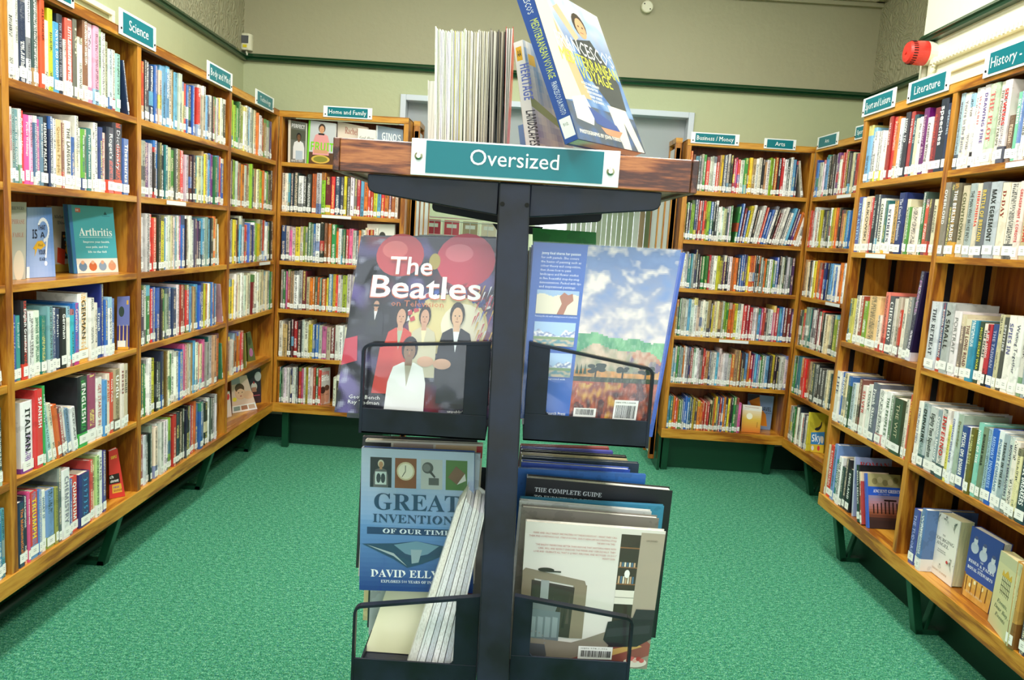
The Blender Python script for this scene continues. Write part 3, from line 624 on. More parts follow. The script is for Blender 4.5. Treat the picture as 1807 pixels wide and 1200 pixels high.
s0 = FR.s_at(1296, ZR[1]); 
for i, c in enumerate('GbmbywkwwrbbwkmwwdwsnPowwT'):
    spine_book(FR, s0+i*.0158, ZR[1], .0145, .215+.02*math.sin(i*1.7), .15, PAL[c], lean=min(13, 4+i*.7), prot=-.012, stuff=True)
far_row(FR, ZR[2], 1203, 1402, 'cwwtswndkGGrwwyydPkwookbbnyyordkrggoGwlsbkwGkwdP', hb=.82)
far_row(FR, ZR[3], 1192, 1400, 'gGggwswwcwwwTdyccTwlGooywwrrrwwgsprdwwprsbmmP', hb=.82); far_row(FR, ZR[4], 1184, 1390, 'swGdgowgnrwwwgrrTnwwswwwwwoTToddsorPsbwGwskykkwwww', hb=.84)
far_row(FR, ZR[5], 1176, 1308, 'cstoroGgbbbbkydoorrrkkoybrbonyBkGgp', hb=.76)
far_row(FA, ZR[0], 1432, 1513, 'bbbwwwsskkkwPwrrkTdwcnrb', hb=.84); far_row(FA, ZR[1], 1424, 1506, 'rkrwowykddkrwlyodkrTysbsbk', hb=.82); far_row(FA, ZR[2], 1413, 1500, 'rTckTwyoTrbnksbwbwrowbrw', hb=.82)
far_row(FA, ZR[3], 1403, 1496, 'cdGrgtdwmwrkwcwdlTGGkwr', hb=.82); far_row(FA, ZR[4], 1394, 1490, 'gGttwrrrTkddkddwcdkwlGkwb', hb=.86)
far_row(FA, ZR[5], 1383, 1422, 'bbcTgGGkwkwrwnwy', hb=.8)
for z_ in ZL: fill(FL, z_, 1.335, 2.05)
for z_, q_ in zip(ZH, (.36, .32, .33, .36, .45)): fill(FS, z_, q_, .6, .29)
FX = Face(1.105, 6.2, 0); FX.lim = (0, 1)
for z_ in (.325, .625, .925, 1.225, 1.525): fill(FX, z_, .035, .76, .24)
tag(STUFF.build('distant_book_rows', 'book'), 'close packed spines of mixed colours filling the bays farther from the camera', 'book rows', kind='stuff')

# ---- right wall: the two big bays
def nm(bay, sh): return f'{sh} shelf of the {bay} bay'
near_row(FS, ZS[0], 1507, 50, 48, """82 700 7ab0d8;105 715 c8d8e8;130 740 f4f0ea /e8e050;150 740 f4f0ea;168 735 f2ece6 /e8e050;185 735 f2ece6;203 645 d8907a;222 640 a03030|MURDER|fdd;252 640 d83030;268 640 e08038 /e8d8c0;290 650 f0f0f0;310 650 c8d0d8;338 610 3a3a44|HOW TO|eee;
362 605 b03c3c|THE WRITER|fdd;388 625 2c5060|GUIDE TO|dee;412 650 f0e8c0;435 640 f4f0e8|The Art of|555;470 580 6a1a6a|Songwriters' Bible|ecd;508 640 f4e4e4|Creative Writing|666;545 575 80303a|the changed the world|e65;598 460 2c3444|speeches|fff;627 545 303a58|SPEECHES|cde;""", nm('Literature', 'top'), 'books on the top shelf, Literature bay', .27)
near_row(FS, ZS[1], 1350, 180, 605, """640 675 4060b0|JANE AUSTEN|adf|x;658 680 f0f0e0;705 670 e8d0b0|BUKOWSKI|222|x;722 680 c04040;745 660 303840|THE WRITING|eee;763 660 404858;798 685 f0efe0|COMPANION|555;820 700 2c6a70 /e8c040;862 725 f4f4f4|STORIES|446;895 700 d8a860 /6a3a28;
945 645 2a3870|The Concise Companion|dde;965 690 e8e0c0;985 745 509040;1050 745 f4e4d4;1075 640 1a6a34;1108 690 d85040;1130 690 504848;1160 690 e0d8b8|ALEXANDER|555|x;1185 690 d8cca8;1199 670 9098b8;""", nm('Literature', 'second'), 'books on the second shelf, Literature bay', .29)
near_row(FS, ZS[2], 1350, 450, 555, """575 300 40708a;597 300 c8c060;628 280 f0e8d8;655 285 a04030 /f0e0c8;688 320 7aa030;765 290 f0c890;790 420 f0e0d0 /c05040;818 255 e88070;862 285 50505c|CHEKHOV|fff|x;882 300 d8d0c8;908 290 c8b8a8;925 380 c04030;950 300 e8e0d0;985 290 8c9090;""",
  nm('Literature', 'third'), 'books on the third shelf, Literature bay', .37)
spine_book(FS, FS.s_at(1596, ZS[2]+.02), ZS[2], .034, .345, .2, '221a44', 'PLAYS', 'b080b0', lean=6.5, prot=0, label='tall dark purple book leaning right at the end, third shelf of the Literature bay', group='books on the third shelf, Literature bay', bands=[(.1, lin('e8e0f0')), (.12, lin('221a44')), (1, lin('221a44'))])
near_row(FS, ZS[3], 1350, 650, 440, """468 -8 2a3a60;500 5 ece8e0|LIFE|446;520 10 2a60b8|BANKS|fff|x;548 20 e8d8b0;572 40 305030;600 90 c0d0d8;622 95 f4f0e8;645 60 7a4a40;680 110 f0e8e0|SILVER|c44;712 100 f0f0ea|TODAY|222;755 90 6a7080|Frank Skinner|fff|x;800 140 f4f4f0 /d8a0a0;
835 150 f0f0f0|THE PEOPLE'S|464;860 175 4a6a40;942 210 3a4430|THE WIT|c8c0a0;962 200 e8e0d0;990 168 e05038|Clarkson|fd4|x;""", nm('Literature', 'fourth'), 'books on the fourth shelf, Literature bay', .34)
near_row(FS, ZS[4], 1350, 650, 395, """414 505 c8c0a0;440 520 d03a30|ROMAN BRITAIN|fff;462 508 7a9ad4;482 620 3a8080|HISTORY OF|eee;506 600 f0f0f0|THE KINGDOM|555;526 670 343c40|CONQUEST|ccb;545 612 2c2c32;572 690 202428|ENGLAND|eee;""", nm('Literature', 'bottom'), 'books on the bottom shelf, Literature bay', .33)
spine_book(FS, -.712, ZS[4], .028, .24, .19, '1c1e24', 'ROMAN BRITAIN', 'f4f4f4', lean=-16, prot=.0, label='black book lettered Roman Britain leaning left, bottom shelf of the Literature bay', group='books on the bottom shelf, Literature bay', bands=[(1, lin('1c1e24'))])
spine_book(FS, -.682, ZS[4], .018, .22, .12, 'a83a34', lean=-17, prot=.0, label='red book leaning left between Roman Britain and Ancient Greece, bottom shelf', group='books on the bottom shelf, Literature bay')
near_row(FS, ZH[0], 1507, 50, 672, """700 480 a8c0cc /506070;745 475 f2eede|You're in the Battle|889;780 480 f4e8e0;802 445 f0efe8 /2a2428;832 440 f4eef0|WIZARD|e08080;878 415 f6eef0|DRAWING FIRE|6a5a9a;945 405 b8ccb0 /f0ead8|THE PLOT|d66;985 395 f0ead8|THE POISONING PARADE|666;1035 385 f4e4e0 /5a5a6a|SIX WEEKS|e03a3a;1083 620 6a5040;
1118 465 7cc8a8|SIX WEEKS|fff;1140 460 6a8ac8;1172 460 f4f0e8|A FOREIGN FIELD|333;1205 420 d8c8b0;1245 430 8a9aa0;""", nm('History', 'top'), 'books on the top shelf, History bay', .275)
near_row(FS, ZH[1], 1507, 300, 572, """612 95 8c8478|OVERLORD|eee;636 110 4a4a48;688 100 6a6250 /d8a040|THE BERLIN RAIDS|fff;733 115 c8bca0|COUNTDOWN|664;785 100 a8b4b4|THE MAN WHO BROKE INTO|333;825 100 e0d4c0|HIROSHIMA|d33;880 92 6c7078|BATTLE OF BRITAIN|e8c860;958 88 b8c0c8|MAX EGREMONT|222|x;
1012 95 ece0c8|D-DAY|8a2a20;1090 92 e8e0d4 /6a6a6a;1132 85 f0dcd4|GREASEPAINT & CORDITE|d05050;1190 80 c8b890|GODS OF WAR|c83a30;1250 80 4a5a5a;""", nm('History', 'second'), 'books on the second shelf, History bay', .29)
near_row(FS, ZH[2], 1507, 600, 482, """553 -275 d8dce4|THE RETREAT|334;582 -272 3a5a80 /c03a30|BOMBER FLIGHT BERLIN|fff;640 -268 b4b8b8|A SMALL|333;690 -210 ece4e8|PORTRAIT|777;718 -190 807068;766 -155 e8dcc0|THE LONG ROAD|744;812 -145 3a90b0;846 -140 3a4a3a|MOST SECRET WAR|f0f050;880 -125 f4e8dc|THE SECRET|333;
908 -120 c0303c /202024|A SPY AMONG|fff;950 -120 304a88|THE TAIWAN|aac;978 -190 d0c8a0;1010 -170 50504c|SPITFIRE|ddd;1065 -180 f0ece4|SPIES IN|669;1115 -170 f0f0ea|Waiting Together|335;1150 -160 d8d4cc;1180 -150 98a8b0|STALIN|c33;1230 -150 344878;""", nm('History', 'third'), 'books on the third shelf, History bay', .36)
near_row(FS, ZH[3], 1507, 600, 388, """418 412 f0f0e8|STIRLING'S MEN|669;462 425 b0bcc0 /4a6068|DUNKIRK|222;522 460 d0d4d4|Eighty Two Squadron|222;556 475 98a8b0 /3a4448|Cyanide Mercury|fff;612 470 f0e8e4 /4a5a60|INFERNO|d03a3a;634 580 e8e070|THE FIRST DAY OF THE BLITZ|888020;660 480 e8ecf0|CONSTANT VIGILANCE|5a5aa0;692 500 a8b8a8|December|775;
742 590 34488c|SPECIAL OPS: BOMBER|fff;765 600 f0f0e8;796 600 6a6020|BOMBER BOYS|f0f0a0;830 560 8cd0c0|NONE OF THE|fff;862 590 7a8a70|BOMBER WAR|222;892 605 a8c8d8;935 605 2a60c0|MIDWAY INQUIRIES|acf;975 620 e4eef0|BOMBER COMMAND|68a;1010 640 a0b0b8|TERROR IN THE SKY|333;1045 660 d0dcd8 /8a9088|MONTY'S MARAUDERS|446;
1085 690 f4ece0;1118 740 ece4b0;1190 690 2a3848|THE CODE BREAKERS|fff;1235 700 d8d0b8;""", nm('History', 'fourth'), 'books on the fourth shelf, History bay', .36)
near_row(FS, ZH[4], 1507, 900, 365, """405 -30 4a50a0|THE TUDORS|ccf;425 -25 c8d0d8;455 -40 5a7ab0 /e8e8e8|WARS|fff;""", nm('History', 'bottom'), 'books on the bottom shelf, History bay', .33)

# ---- books standing face out
def hnoise(x, y, s=0): return noise.noise(Vector((x, y, s)))
def at_depth(face, d, px, z):     # point at depth d from the front plane whose pixel column is px
    lo, hi = face.lim
    for _ in range(40):
        m_ = (lo+hi)/2
        if project(face.pt(m_, d, z))[0] < px: lo = m_
        else: hi = m_
    return face.pt(lo, d, z)
DEPTH = {'grey and cream book cut': (FL, -.09, -.08), 'light blue book with big': (FL, -.10, -.08), 'cream and black book with': (FL, -.19, -.175), 'large teal book with': (FL, -.115, -.06), 'purple book with lavender': (FL, -.045, -.008),
 'tall red book turned': (FL, -.06, -.02), 'book with a baby': (FL, -.12, -.025), 'dark book with a cupcake': (FL, -.115, -.06), 'pale red and white': (FL, -.11, -.1), 'book with a flowering': (FL, -.07, -.05), 'grey cookery book': (FB, -.05, -.03),
 'cookery book with FRUIT': (FB, -.04, -.03), 'cream cookery book': (FB, -.06, -.05), 'small white cookery': (FB, -.02, -.015), 'silver blue cookery': (FB, -.05, -.04), 'white book with a dark round': (FB, -.05, -.04), 'book with Raising': (FB, -.012, -.08),
 'small book with a golden': (FR, -.05, -.045), 'blue TRAVEL': (FR, -.16, -.15), 'yellow and blue cycling': (FA, -.03, -.10), 'face out book lettered Ancient': (FS, -.006, -.14), 'pale blue book lettered ROMAN': (FS, -.03, -.17), 'dark book with small grey': (FS, -.04, -.18), 'large blue grey book': (FS, -.03, -.18)}
def face_out(label, z, bl, br, tr, tl, th, cols, paint, group='books displayed face out', cat='book', tilt=0.0, m='print', corners=None, pagecol='f2ecdc', base=None, film=False):
    """corner pixels of the front cover; bottom corners stand on height z"""
    if corners: BL, BR, TR, TL = [Vector(c) for c in corners]
    else:
        fd = [v for k, v in DEPTH.items() if label.startswith(k)]
        if fd: BL, BR = at_depth(fd[0][0], fd[0][1], bl[0], z+.001), at_depth(fd[0][0], fd[0][2], br[0], z+.001)
        else: BL, BR = atZ(*bl, z+.001), atZ(*br, z+.001)
        hn = (BR-BL).cross(Vector((0, 0, 1))).normalized()
        n = (hn+Vector((0, 0, tilt))).normalized(); TL, TR = atPlane(*tl, BL, n), atPlane(*tr, BL, n)
        if fd: TL, TR = atPlane(*tl, fd[0][0].pt(0, fd[0][1], 0), fd[0][0].n), atPlane(*tr, fd[0][0].pt(0, fd[0][2], 0), fd[0][0].n)
    n = (BR-BL).cross(TL-BL).normalized()
    if n.dot(CO-BL) < 0: n = -n
    TR = CO+(TR-CO)*((BL-CO).dot(n)/(TR-CO).dot(n))
    o = thing('book', label, 'book', (BL+BR)/2, group=group); off = o.location; back = -n*th; bk = back*1.0
    c = MB(); bd = .0025
    def slab(m_, a, b_, ins, col):
        q = [BL, BR, TR, TL]; ctr = sum(q, Vector())/4; q = [p+(ctr-p)*ins for p in q]
        m_.prism([p+n*(-a) for p in q], -n*(b_-a), col)
    slab(c, 0, bd, 0, cols[0]); slab(c, th-bd, th, 0, cols[0])
    sp = [BL, TL]; e = (BR-BL).normalized()*bd; c.prism([BL-n*bd, BL+e-n*bd, TL+e-n*bd, TL-n*bd], -n*(th-2*bd), cols[1])
    c.build('cover', 'book', o, off=off)
    g = MB(); slab(g, bd, th-bd, .018, pagecol); g.build('page_block', 'pages', o, off=off)
    W = (BR-BL).length; H = (TL-BL).length
    def P(u, v):
        u /= W; v /= H; return BL*(1-u)*(1-v)+BR*u*(1-v)+TR*u*v+TL*(1-u)*v
    if paint: p = Print(P, n, W, H); paint(p); p.build('printed_cover', o, off, m)
    if film:
        f = MB(); N = 10; n0 = f.verts([P(-.01*W+1.02*W*i/N, -.005*H+1.01*H*j/N)+n*(.0015+.00003*(p.k if paint else 0)+.0012*(1+hnoise(i*.9, j*.9, film))) for j in range(N+1) for i in range(N+1)])
        for j in range(N):
            for i in range(N): f.face([n0+j*(N+1)+i, n0+j*(N+1)+i+1, n0+(j+1)*(N+1)+i+1, n0+(j+1)*(N+1)+i])
        f.build('clear_sleeve', 'film', o, off=off, smooth=True)
    return o
def simple(bg, items):
    def f(p):
        p.rect(0, 0, 1, 1, bg)
        for it in items:
            k = it[0]
            if k == 'r': p.rect(*it[1:])
            elif k == 'e': p.ell(*it[1:])
            elif k == 't': p.text(it[1], it[2], it[3], it[4], it[5], *(it[6:] or ()))
            elif k == 'p': p.poly(it[1], it[2])
            elif k == 'h': p.person(*it[1:])
    return f
# Arthritis shelf
face_out('grey and cream book cut by the upright, left end of the face out shelf', ZL[2], (18, 495), (45, 492), (46.5, 357), (17, 356), .02, ('a8a8a0', '888880'), simple('b4b4aa', [('t', 'BREWERS', .1, .9, .045, '606058', 'serif', .75), ('t', 'PHRASE', .1, .72, .06, 'b07868', 'serif', .8), ('t', 'FABLE', .15, .55, .06, 'b07868', 'serif', .7), ('e', .55, .18, .35, .2, 'd8ccb8')]))
def ear(p):
    p.grid(0, 0, 1, 1, 8, 12, lambda u, v: mixc(lin('5a88d0'), lin('a0b8e8'), .5+.5*math.sin(u*3+v*2)))
    for i in range(16): a = 2.6-i*.27; p.ell(.62+.2*math.cos(a), .68+.15*math.sin(a), .035, .03, 'f4f4ff', 10)
    p.poly([(.72, .55), (.78, .56), (.7, .28), (.64, .28)], 'f4f4ff'); p.ell(.67, .2, .05, .035, 'f4f4ff')
    p.text('IS', .2, .56, .13, '202840', 'bold', .18); p.text('THAT', .42, .68, .07, '202840', 'bold', .28); p.text('A', .5, .57, .08, '202840', 'bold', .16)
    p.poly([(.22, .42), (.38, .52), (.55, .53), (.68, .46), (.5, .4), (.38, .42), (.28, .3), (.3, .4)], 'f0b830'); p.text('Find', .42, .445, .04, '303020')
    p.text('YOUR', .42, .33, .07, '202840', 'bold', .25); p.text('EAR', .45, .24, .05, '202840', 'serif', .2); p.rect(0, 0, .1, .16, 'f4f4f4')
face_out('light blue book with big white question mark, beside the Arthritis book', ZL[2], (46, 491), (98, 488), (91, 366), (47.5, 366), .02, ('6a94d4', '4a70b0'), ear)
def alz(p):
    p.rect(0, 0, 1, 1, 'd8d4c8'); p.rect(0, 0, 1, .12, 'c8a040'); p.text('Alzheimers', .06, .82, .055, '506070', 'serif', .8); p.text('Disease', .2, .73, .055, '506070', 'serif', .6); p.poly([(.25, .2), (1, .2), (1, .62), (.35, .62)], '1c2430')
    for i in range(26): p.ell(.42+.5*rnd.random(), .25+.34*rnd.random(), .03+.02*rnd.random(), .02, rnd.choice(['e0a030', '40a0b0', 'd8d8c0', 'd0502c']), 8)
    p.poly([(.08, .15), (.4, .1), (.46, .34), (.14, .38)], 'e04a30'); p.ell(.62, .34, .16, .08, 'e8b030')
face_out('cream and black book with coloured dots, half hidden behind the Arthritis book', ZL[2], (98, 480), (137, 478), (134, 366), (90.5, 363.5), .018, ('d8d4c8', 'b8b0a0'), alz)
def arth(p):
    p.rect(0, 0, 1, 1, '4aa8b4'); p.rect(0, 0, .07, 1, '3a78b0'); p.rect(.07, .0, 1, .22, 'e8e4dc'); p.rect(.14, .9, .25, .96, 'e0705a'); p.text('DK', .15, .915, .03, 'fff', 'bold')
    p.text('Arthritis', .18, .56, .12, 'f4fafa', 'serif', .74); p.rect(.18, .535, .92, .54, 'd8f0f0')
    for i, s_ in enumerate(['Improve your health,', 'ease pain, and live', 'life to the full']): p.text(s_, .55, .455-i*.075, .032, 'e8f8f8', 'serif', [.6, .5, .42][i], 'c')
    for i, c in enumerate(['6a88a8', 'c86a40', '8aa0b8', 'd89a7a']): p.ell(.2+.22*i, .1, .09, .07, c, 12); p.ell(.2+.22*i, .16, .04, .03, 'd8a888', 10)
    p.poly([(.76, .88), (.8, .93), (.84, .88)], '205058'); p.rect(.72, .86, .9, .865, '205058'); p.rect(.07, 0, .1, .13, 'f4f4f4')
face_out('large teal book with Arthritis in white serif letters on the third shelf', ZL[2], (131, 480), (209, 478), (199, 366), (119.5, 361), .022, ('4aa8b4', '3a70a8'), arth)
# lying back cover on the German shelf, red book on the bottom shelf
def lav(p):
    p.rect(0, 0, 1, 1, '6a70b0'); p.rect(0, 0, 1, .45, '3a2a78'); p.ell(.35, .72, .22, .1, '2a3a30'); p.rect(.75, .85, .9, .93, 'e0a830')
    for x in (.15, .45, .75): p.poly([(x, 0), (x+.12, 0), (x+.1, .45), (x+.04, .48)], 'e8c078')
    p.rect(.05, 0, .7, .17, 'f0f0ea'); p.rect(.05, -.0, .95, .05, 'e0a830')
face_out('purple book with lavender rows at the right end of the language shelf', ZL[3], (206, 611), (228, 606), (229, 523), (207, 524), .016, ('6a70b0', '3a3a78'), lav)
face_out('tall red book turned face out, right end of the bottom left shelf', ZL[5], (193, 880), (221, 878), (207, 791), (192, 797), .02, ('d83a30', 'b02820'), simple('d83a34', [('t', 'SIMPLE', .2, .82, .06, 'f0d040', 'bold', .6), ('r', 0, .3, .8, .5, '301c1c'), ('t', 'ch', .05, .42, .06, 'fff', 'bold'), ('t', 'element', .1, .33, .06, 'fff', 'bold', .6), ('r', .2, .1, .85, .28, 'e8b040'), ('t', 'FREE', .3, .2, .04, '3030a0', 'bold'), ('t', 'GUIDE', .3, .13, .04, '803030', 'bold')]))
# baby book shelf
def baby(p):
    p.rect(0, 0, 1, 1, 'e4c4b4'); p.rect(0, .0, 1, .2, 'f0f0f0'); p.rect(0, .8, .5, 1, 'a8a8b0'); p.ell(.42, .55, .27, .2, 'e8b494'); p.ell(.42, .68, .25, .13, '5a3a2a'); p.ell(.44, .52, .22, .14, 'ecbc9c')
    for x in (.34, .52): p.ell(x, .55, .03, .014, '2a1c18', 8)
    p.ell(.43, .45, .05, .018, 'c05a5a', 8); p.ell(.78, .45, .25, .12, 'e8b494'); p.ell(.12, .38, .1, .06, 'f0d840')
    for x, c in ((.06, '8aa0a0'), (.37, 'a87860'), (.68, 'c8a890')): p.rect(x, .05, x+.26, .17, c)
face_out('book with a baby photograph on the lowest shelf near the left corner', ZL[5], (410, 729), (454, 724), (435, 662), (408, 667), .012, ('e4c4b4', 'c89a88'), baby)
face_out('dark book with a cupcake behind the baby book', ZL[5], (440, 716), (461, 712), (460, 650), (432, 655), .012, ('3a2c38', '2a2028'), simple('3a2c3c', [('e', .8, .78, .22, .14, 'c8c8cc'), ('e', .5, .5, .22, .12, 'f0e4e0'), ('r', .32, .34, .66, .48, 'c8907a'), ('e', .5, .62, .05, .04, 'c02830'), ('r', .4, .22, .9, .24, 'e87088')]))
face_out('pale red and white book at the left end of the baby book shelf', ZL[5], (401, 736), (409, 733), (405, 690), (401, 692), .012, ('f0e8e4', 'd8b0a8'), simple('f0e4e0', [('e', .3, .8, .5, .12, 'd84040')]))
face_out('book with a flowering plant leaning at the end of the fifth shelf', ZL[4], (438, 640), (451, 636), (442, 585), (436, 588), .01, ('5a6a3a', '3a4428'), simple('5a6a3a', [('e', .5, .3, .3, .15, 'b070a0'), ('e', .4, .7, .3, .15, '3a4a28')]))
# cookery shelf
Zc = ZL[0]
face_out('grey cookery book with a chef in white, left end under Home and Family', Zc, (508, 284), (538, 286), (540, 217), (509, 211), .02, ('b8b8b0', 'e8e0d0'), simple('70746c', [('r', 0, 0, .14, 1, 'ece4d4'), ('r', .14, .55, 1, .8, '5a5e50'), ('t', 'PERFECT', .2, .84, .09, 'f0f0f0', 'bold', .74), ('h', .62, .1, .62, 'f0f0f0', '7a5a40', '2a2a2a', None, .7), ('r', .45, .08, .85, .3, 'c0d0e0'), ('t', 'WHITE HEAT', .2, .03, .05, 'eee', 'bold', .7)]))
face_out('cookery book with FRUIT in green letters and a man in pink', Zc, (541, 287), (589, 290), (593, 218), (545, 212), .018, ('c8c8d0', '70c830'), simple('c8ccd0', [('r', 0, 0, .07, 1, '7ad02c'), ('r', .07, 0, 1, .28, '5a3c28'), ('h', .5, .22, .72, 'e8a0a0', 'd8a078', '3a2a24', None, .8), ('r', .38, .69, .6, .73, '1c1c20'), ('t', 'FRUIT', .12, .32, .2, '80d820', 'bold', .85), ('r', .25, .26, .75, .34, 'd8a078'), ('e', .5, .12, .34, .1, 'd8b850'), ('e', .5, .12, .26, .07, '8a8a30')]))
face_out('cream cookery book lettered Rachel, behind the stand top', Zc, (594, 290), (647, 294), (649, 225), (596, 214), .02, ('e8d4c4', 'e8c0a8'), simple('e4d4c4', [('t', 'Rachel', .25, .76, .16, 'b06a5a', 'serif', .42), ('t', 'kitchen', .25, .55, .1, '8a9a80', 'ital', .5)]))
face_out('small white cookery book in front of the Rachel book', Zc, (630, 294), (665, 296), (663, 230), (632, 226), .014, ('f0ece4', 'd8d0c8'), simple('ece8e0', [('t', 'Good Allergy', .1, .72, .09, '505050', 'ital', .8)]))
face_out("silver blue cookery book lettered GINO'S, right end under Home and Family", Zc, (662, 295), (712, 298), (711, 229), (664, 221), .02, ('8a98a8', 'e0e4e8'), simple('8898a8', [('r', 0, 0, .06, 1, 'e4e8ec'), ('t', "GINO'S", .22, .68, .18, 'e8ecf0', 'bold', .7), ('e', .5, .55, .35, .05, '2a2c34')]))
face_out('white book with a dark round portrait beside the stand, third shelf at back left', ZL[2], (650, 471), (694, 473), (697, 396), (648, 395), .02, ('f0ede4', 'e0dcd0'), simple('e8e6dc', [('t', 'IVINI', .08, .5, .35, '606058', 'bold', .2), ('e', .55, .72, .12, .1, '40403c')]))
def girls(p):
    p.rect(0, 0, 1, 1, 'c8b0a4'); p.rect(0, .5, 1, 1, 'b8b4b0'); p.text('Raising', .15, .82, .11, 'd83030', 'bold', .72); p.text('Girls', .15, .65, .15, 'f4f4f4', 'bold', .72)
    p.ell(.32, .22, .26, .22, 'b07860'); p.ell(.7, .26, .24, .22, 'c89078'); p.ell(.32, .4, .24, .1, '3a2420'); p.ell(.7, .45, .22, .08, '5a3a2c')
    for x in (.25, .4, .63, .77): p.ell(x, .27, .03, .015, '20140e', 8)
face_out('book with Raising Girls in red and white on the lowest back shelf', ZL[5], (563, 714), (582, 706), (583, 648), (564, 651), .012, ('e8e0d8', 'd83a30'), girls)
# back right bottom shelf
def sunset(p):
    p.grid(0, 0, 1, 1, 10, 14, lambda u, v: mixc(mixc(lin('d87a30'), lin('e8c050'), min(1, v*2)), lin('f4ece0'), max(0, v*2-1)*1.1 if v < .95 else 1)); p.rect(0, .82, 1, 1, 'f0ece4'); p.text('THE PHOTOGRAPHERS', .1, .92, .03, 'a84030', 'bold', .75); p.text('golden hour', .1, .86, .025, '555')
    p.ell(.38, .6, .16, .12, 'fcf8e0'); p.rect(.8, .2, .82, .4, '6a4020')
face_out('small book with a golden sunset cover standing on the back right lowest shelf', ZR[5], (1308, 760), (1341, 764), (1345, 718), (1311, 714), .012, ('f0ece4', 'd8c8a8'), sunset)
face_out('blue TRAVEL photography book with a yellow figure behind the sunset book', ZR[5], (1318, 750), (1359, 757), (1366, 700), (1320, 695), .012, ('8aa8d0', '5a7ab0'), simple('86a4d0', [('r', 0, .8, .45, 1, '202838'), ('p', [(.05, .8), (.45, .95), (.5, .7), (.35, .5), (.6, .1), (.85, .1), (.75, .45), (.4, .72)], 'e89020'), ('t', 'TRAVEL', .45, .55, .12, '202830', 'bold', .5), ('t', 'photography', .55, .48, .04, '304050')]))
def sky(p):
    p.rect(0, 0, 1, 1, 'e0c038'); p.ell(.45, .8, .34, .2, '2a2a28'); p.ell(.42, .83, .3, .14, 'd8b828'); p.rect(0, .22, 1, .56, '3a88c8'); p.text('Sky', .08, .3, .2, 'f4f8ff', 'bold', .7); p.ell(.15, .12, .1, .07, 'e8e8e8'); p.ell(.6, .12, .1, .07, 'd84040'); p.ell(.85, .35, .1, .1, 'f0e8d8')
face_out('yellow and blue cycling book at the end of the lowest alcove shelf', ZR[5], (1430, 806), (1453, 801), (1457, 733), (1432, 736), .014, ('e0c038', 'a89020'), sky)
# Literature / History bottom shelf
def greece(p):
    p.grid(0, 0, 1, .6, 14, 12, lambda u, v: mixc(mixc(lin('3a2a28'), lin('d87a50'), min(1, max(0, v*1.8-.5))), lin('8a8ab0'), max(0, v*2-1))); p.rect(0, .6, 1, .76, '2a5ac8'); p.rect(0, .76, 1, 1, 'b0a878'); p.rect(0, 0, .06, 1, '3a68c8')
    p.text('ANCIENT GREECE', .2, .655, .06, 'f8f8ff', 'serif', .78); p.text('LOST TREASURES', .35, .615, .02, 'cce')
    for i in range(7): x = .18+i*.11; p.rect(x, .27, x+.035, .5-.015*abs(i-4), '2a1a18')
    p.rect(.5, .5, .85, .53, '2a1a18')
    for i in range(5): p.ell(.25+.15*i, .86+.03*math.sin(i*2), .08, .06, ['8a8258', 'c8bc90'][i % 2], 12)
def side_cover(label, s, ds, w_, h, th, cols, paint):
    P4 = [FS.pt(s, -.012, ZS[4]+.0015), FS.pt(s, -.012-w_, ZS[4]+.0015), FS.pt(s+ds, -.012-w_, ZS[4]+h), FS.pt(s+ds, -.012, ZS[4]+h)]
    return face_out(label, 0, 0, 0, 0, 0, th, cols, paint, corners=P4)
side_cover('face out book lettered Ancient Greece with temple columns at sunset', -.638, -.075, .15, .215, .014, ('3a5ab0', '3a68c8'), greece)
side_cover('pale blue book lettered ROMAN in red behind the Ancient Greece book', -.775, -.04, .16, .255, .014, ('a8b4d8', 'c8c8d8'), simple('a0acd8', [('t', 'ROMAN', .12, .84, .09, 'd84848', 'serif', .8), ('r', .0, .55, 1, .8, '8898c8')]))
def scourge(p):
    p.rect(0, 0, 1, 1, 'f0ece4'); p.text('THE', .5, .66, .03, '444', 'serif', None, 'c'); p.text('SCOURGING', .5, .575, .055, '333', 'serif', .8, 'c'); p.text('ANGEL', .5, .5, .055, '333', 'serif', .45, 'c'); p.text('The Black Death', .5, .42, .022, '444', 'serif', None, 'c'); p.text('in the British Isles', .5, .39, .022, '444', 'serif', None, 'c'); p.text('BENEDICT GUMMER', .5, .08, .03, 'b08868', 'serif', .6, 'c')
    for cx, cy, k in ((.2, .9, 1), (.82, .85, 1), (.15, .28, 1), (.85, .3, 1), (.5, .18, .5), (.5, .93, .8)):
        for i in range(16): a = rnd.random()*6.28; r = .13*k*rnd.random(); x, y = cx+r*math.cos(a), cy+r*.7*math.sin(a); p.poly([(x, y), (x+.05*k*math.cos(a*3), y+.03*k), (x+.02, y+.05*k*math.sin(a*2))], rnd.choice(['606060', '888880', 'a0a098']))
    p.ell(.76, .31, .04, .025, 'c83838', 10)
face_out('thick white book lettered The Scourging Angel facing out on the bottom right shelf', ZH[4], (1632, 1000), (1678, 1036), (1696, 921), (1650, 899), .048, ('f0ece4', 'e0dccc'), scourge, pagecol='e0d8a8')
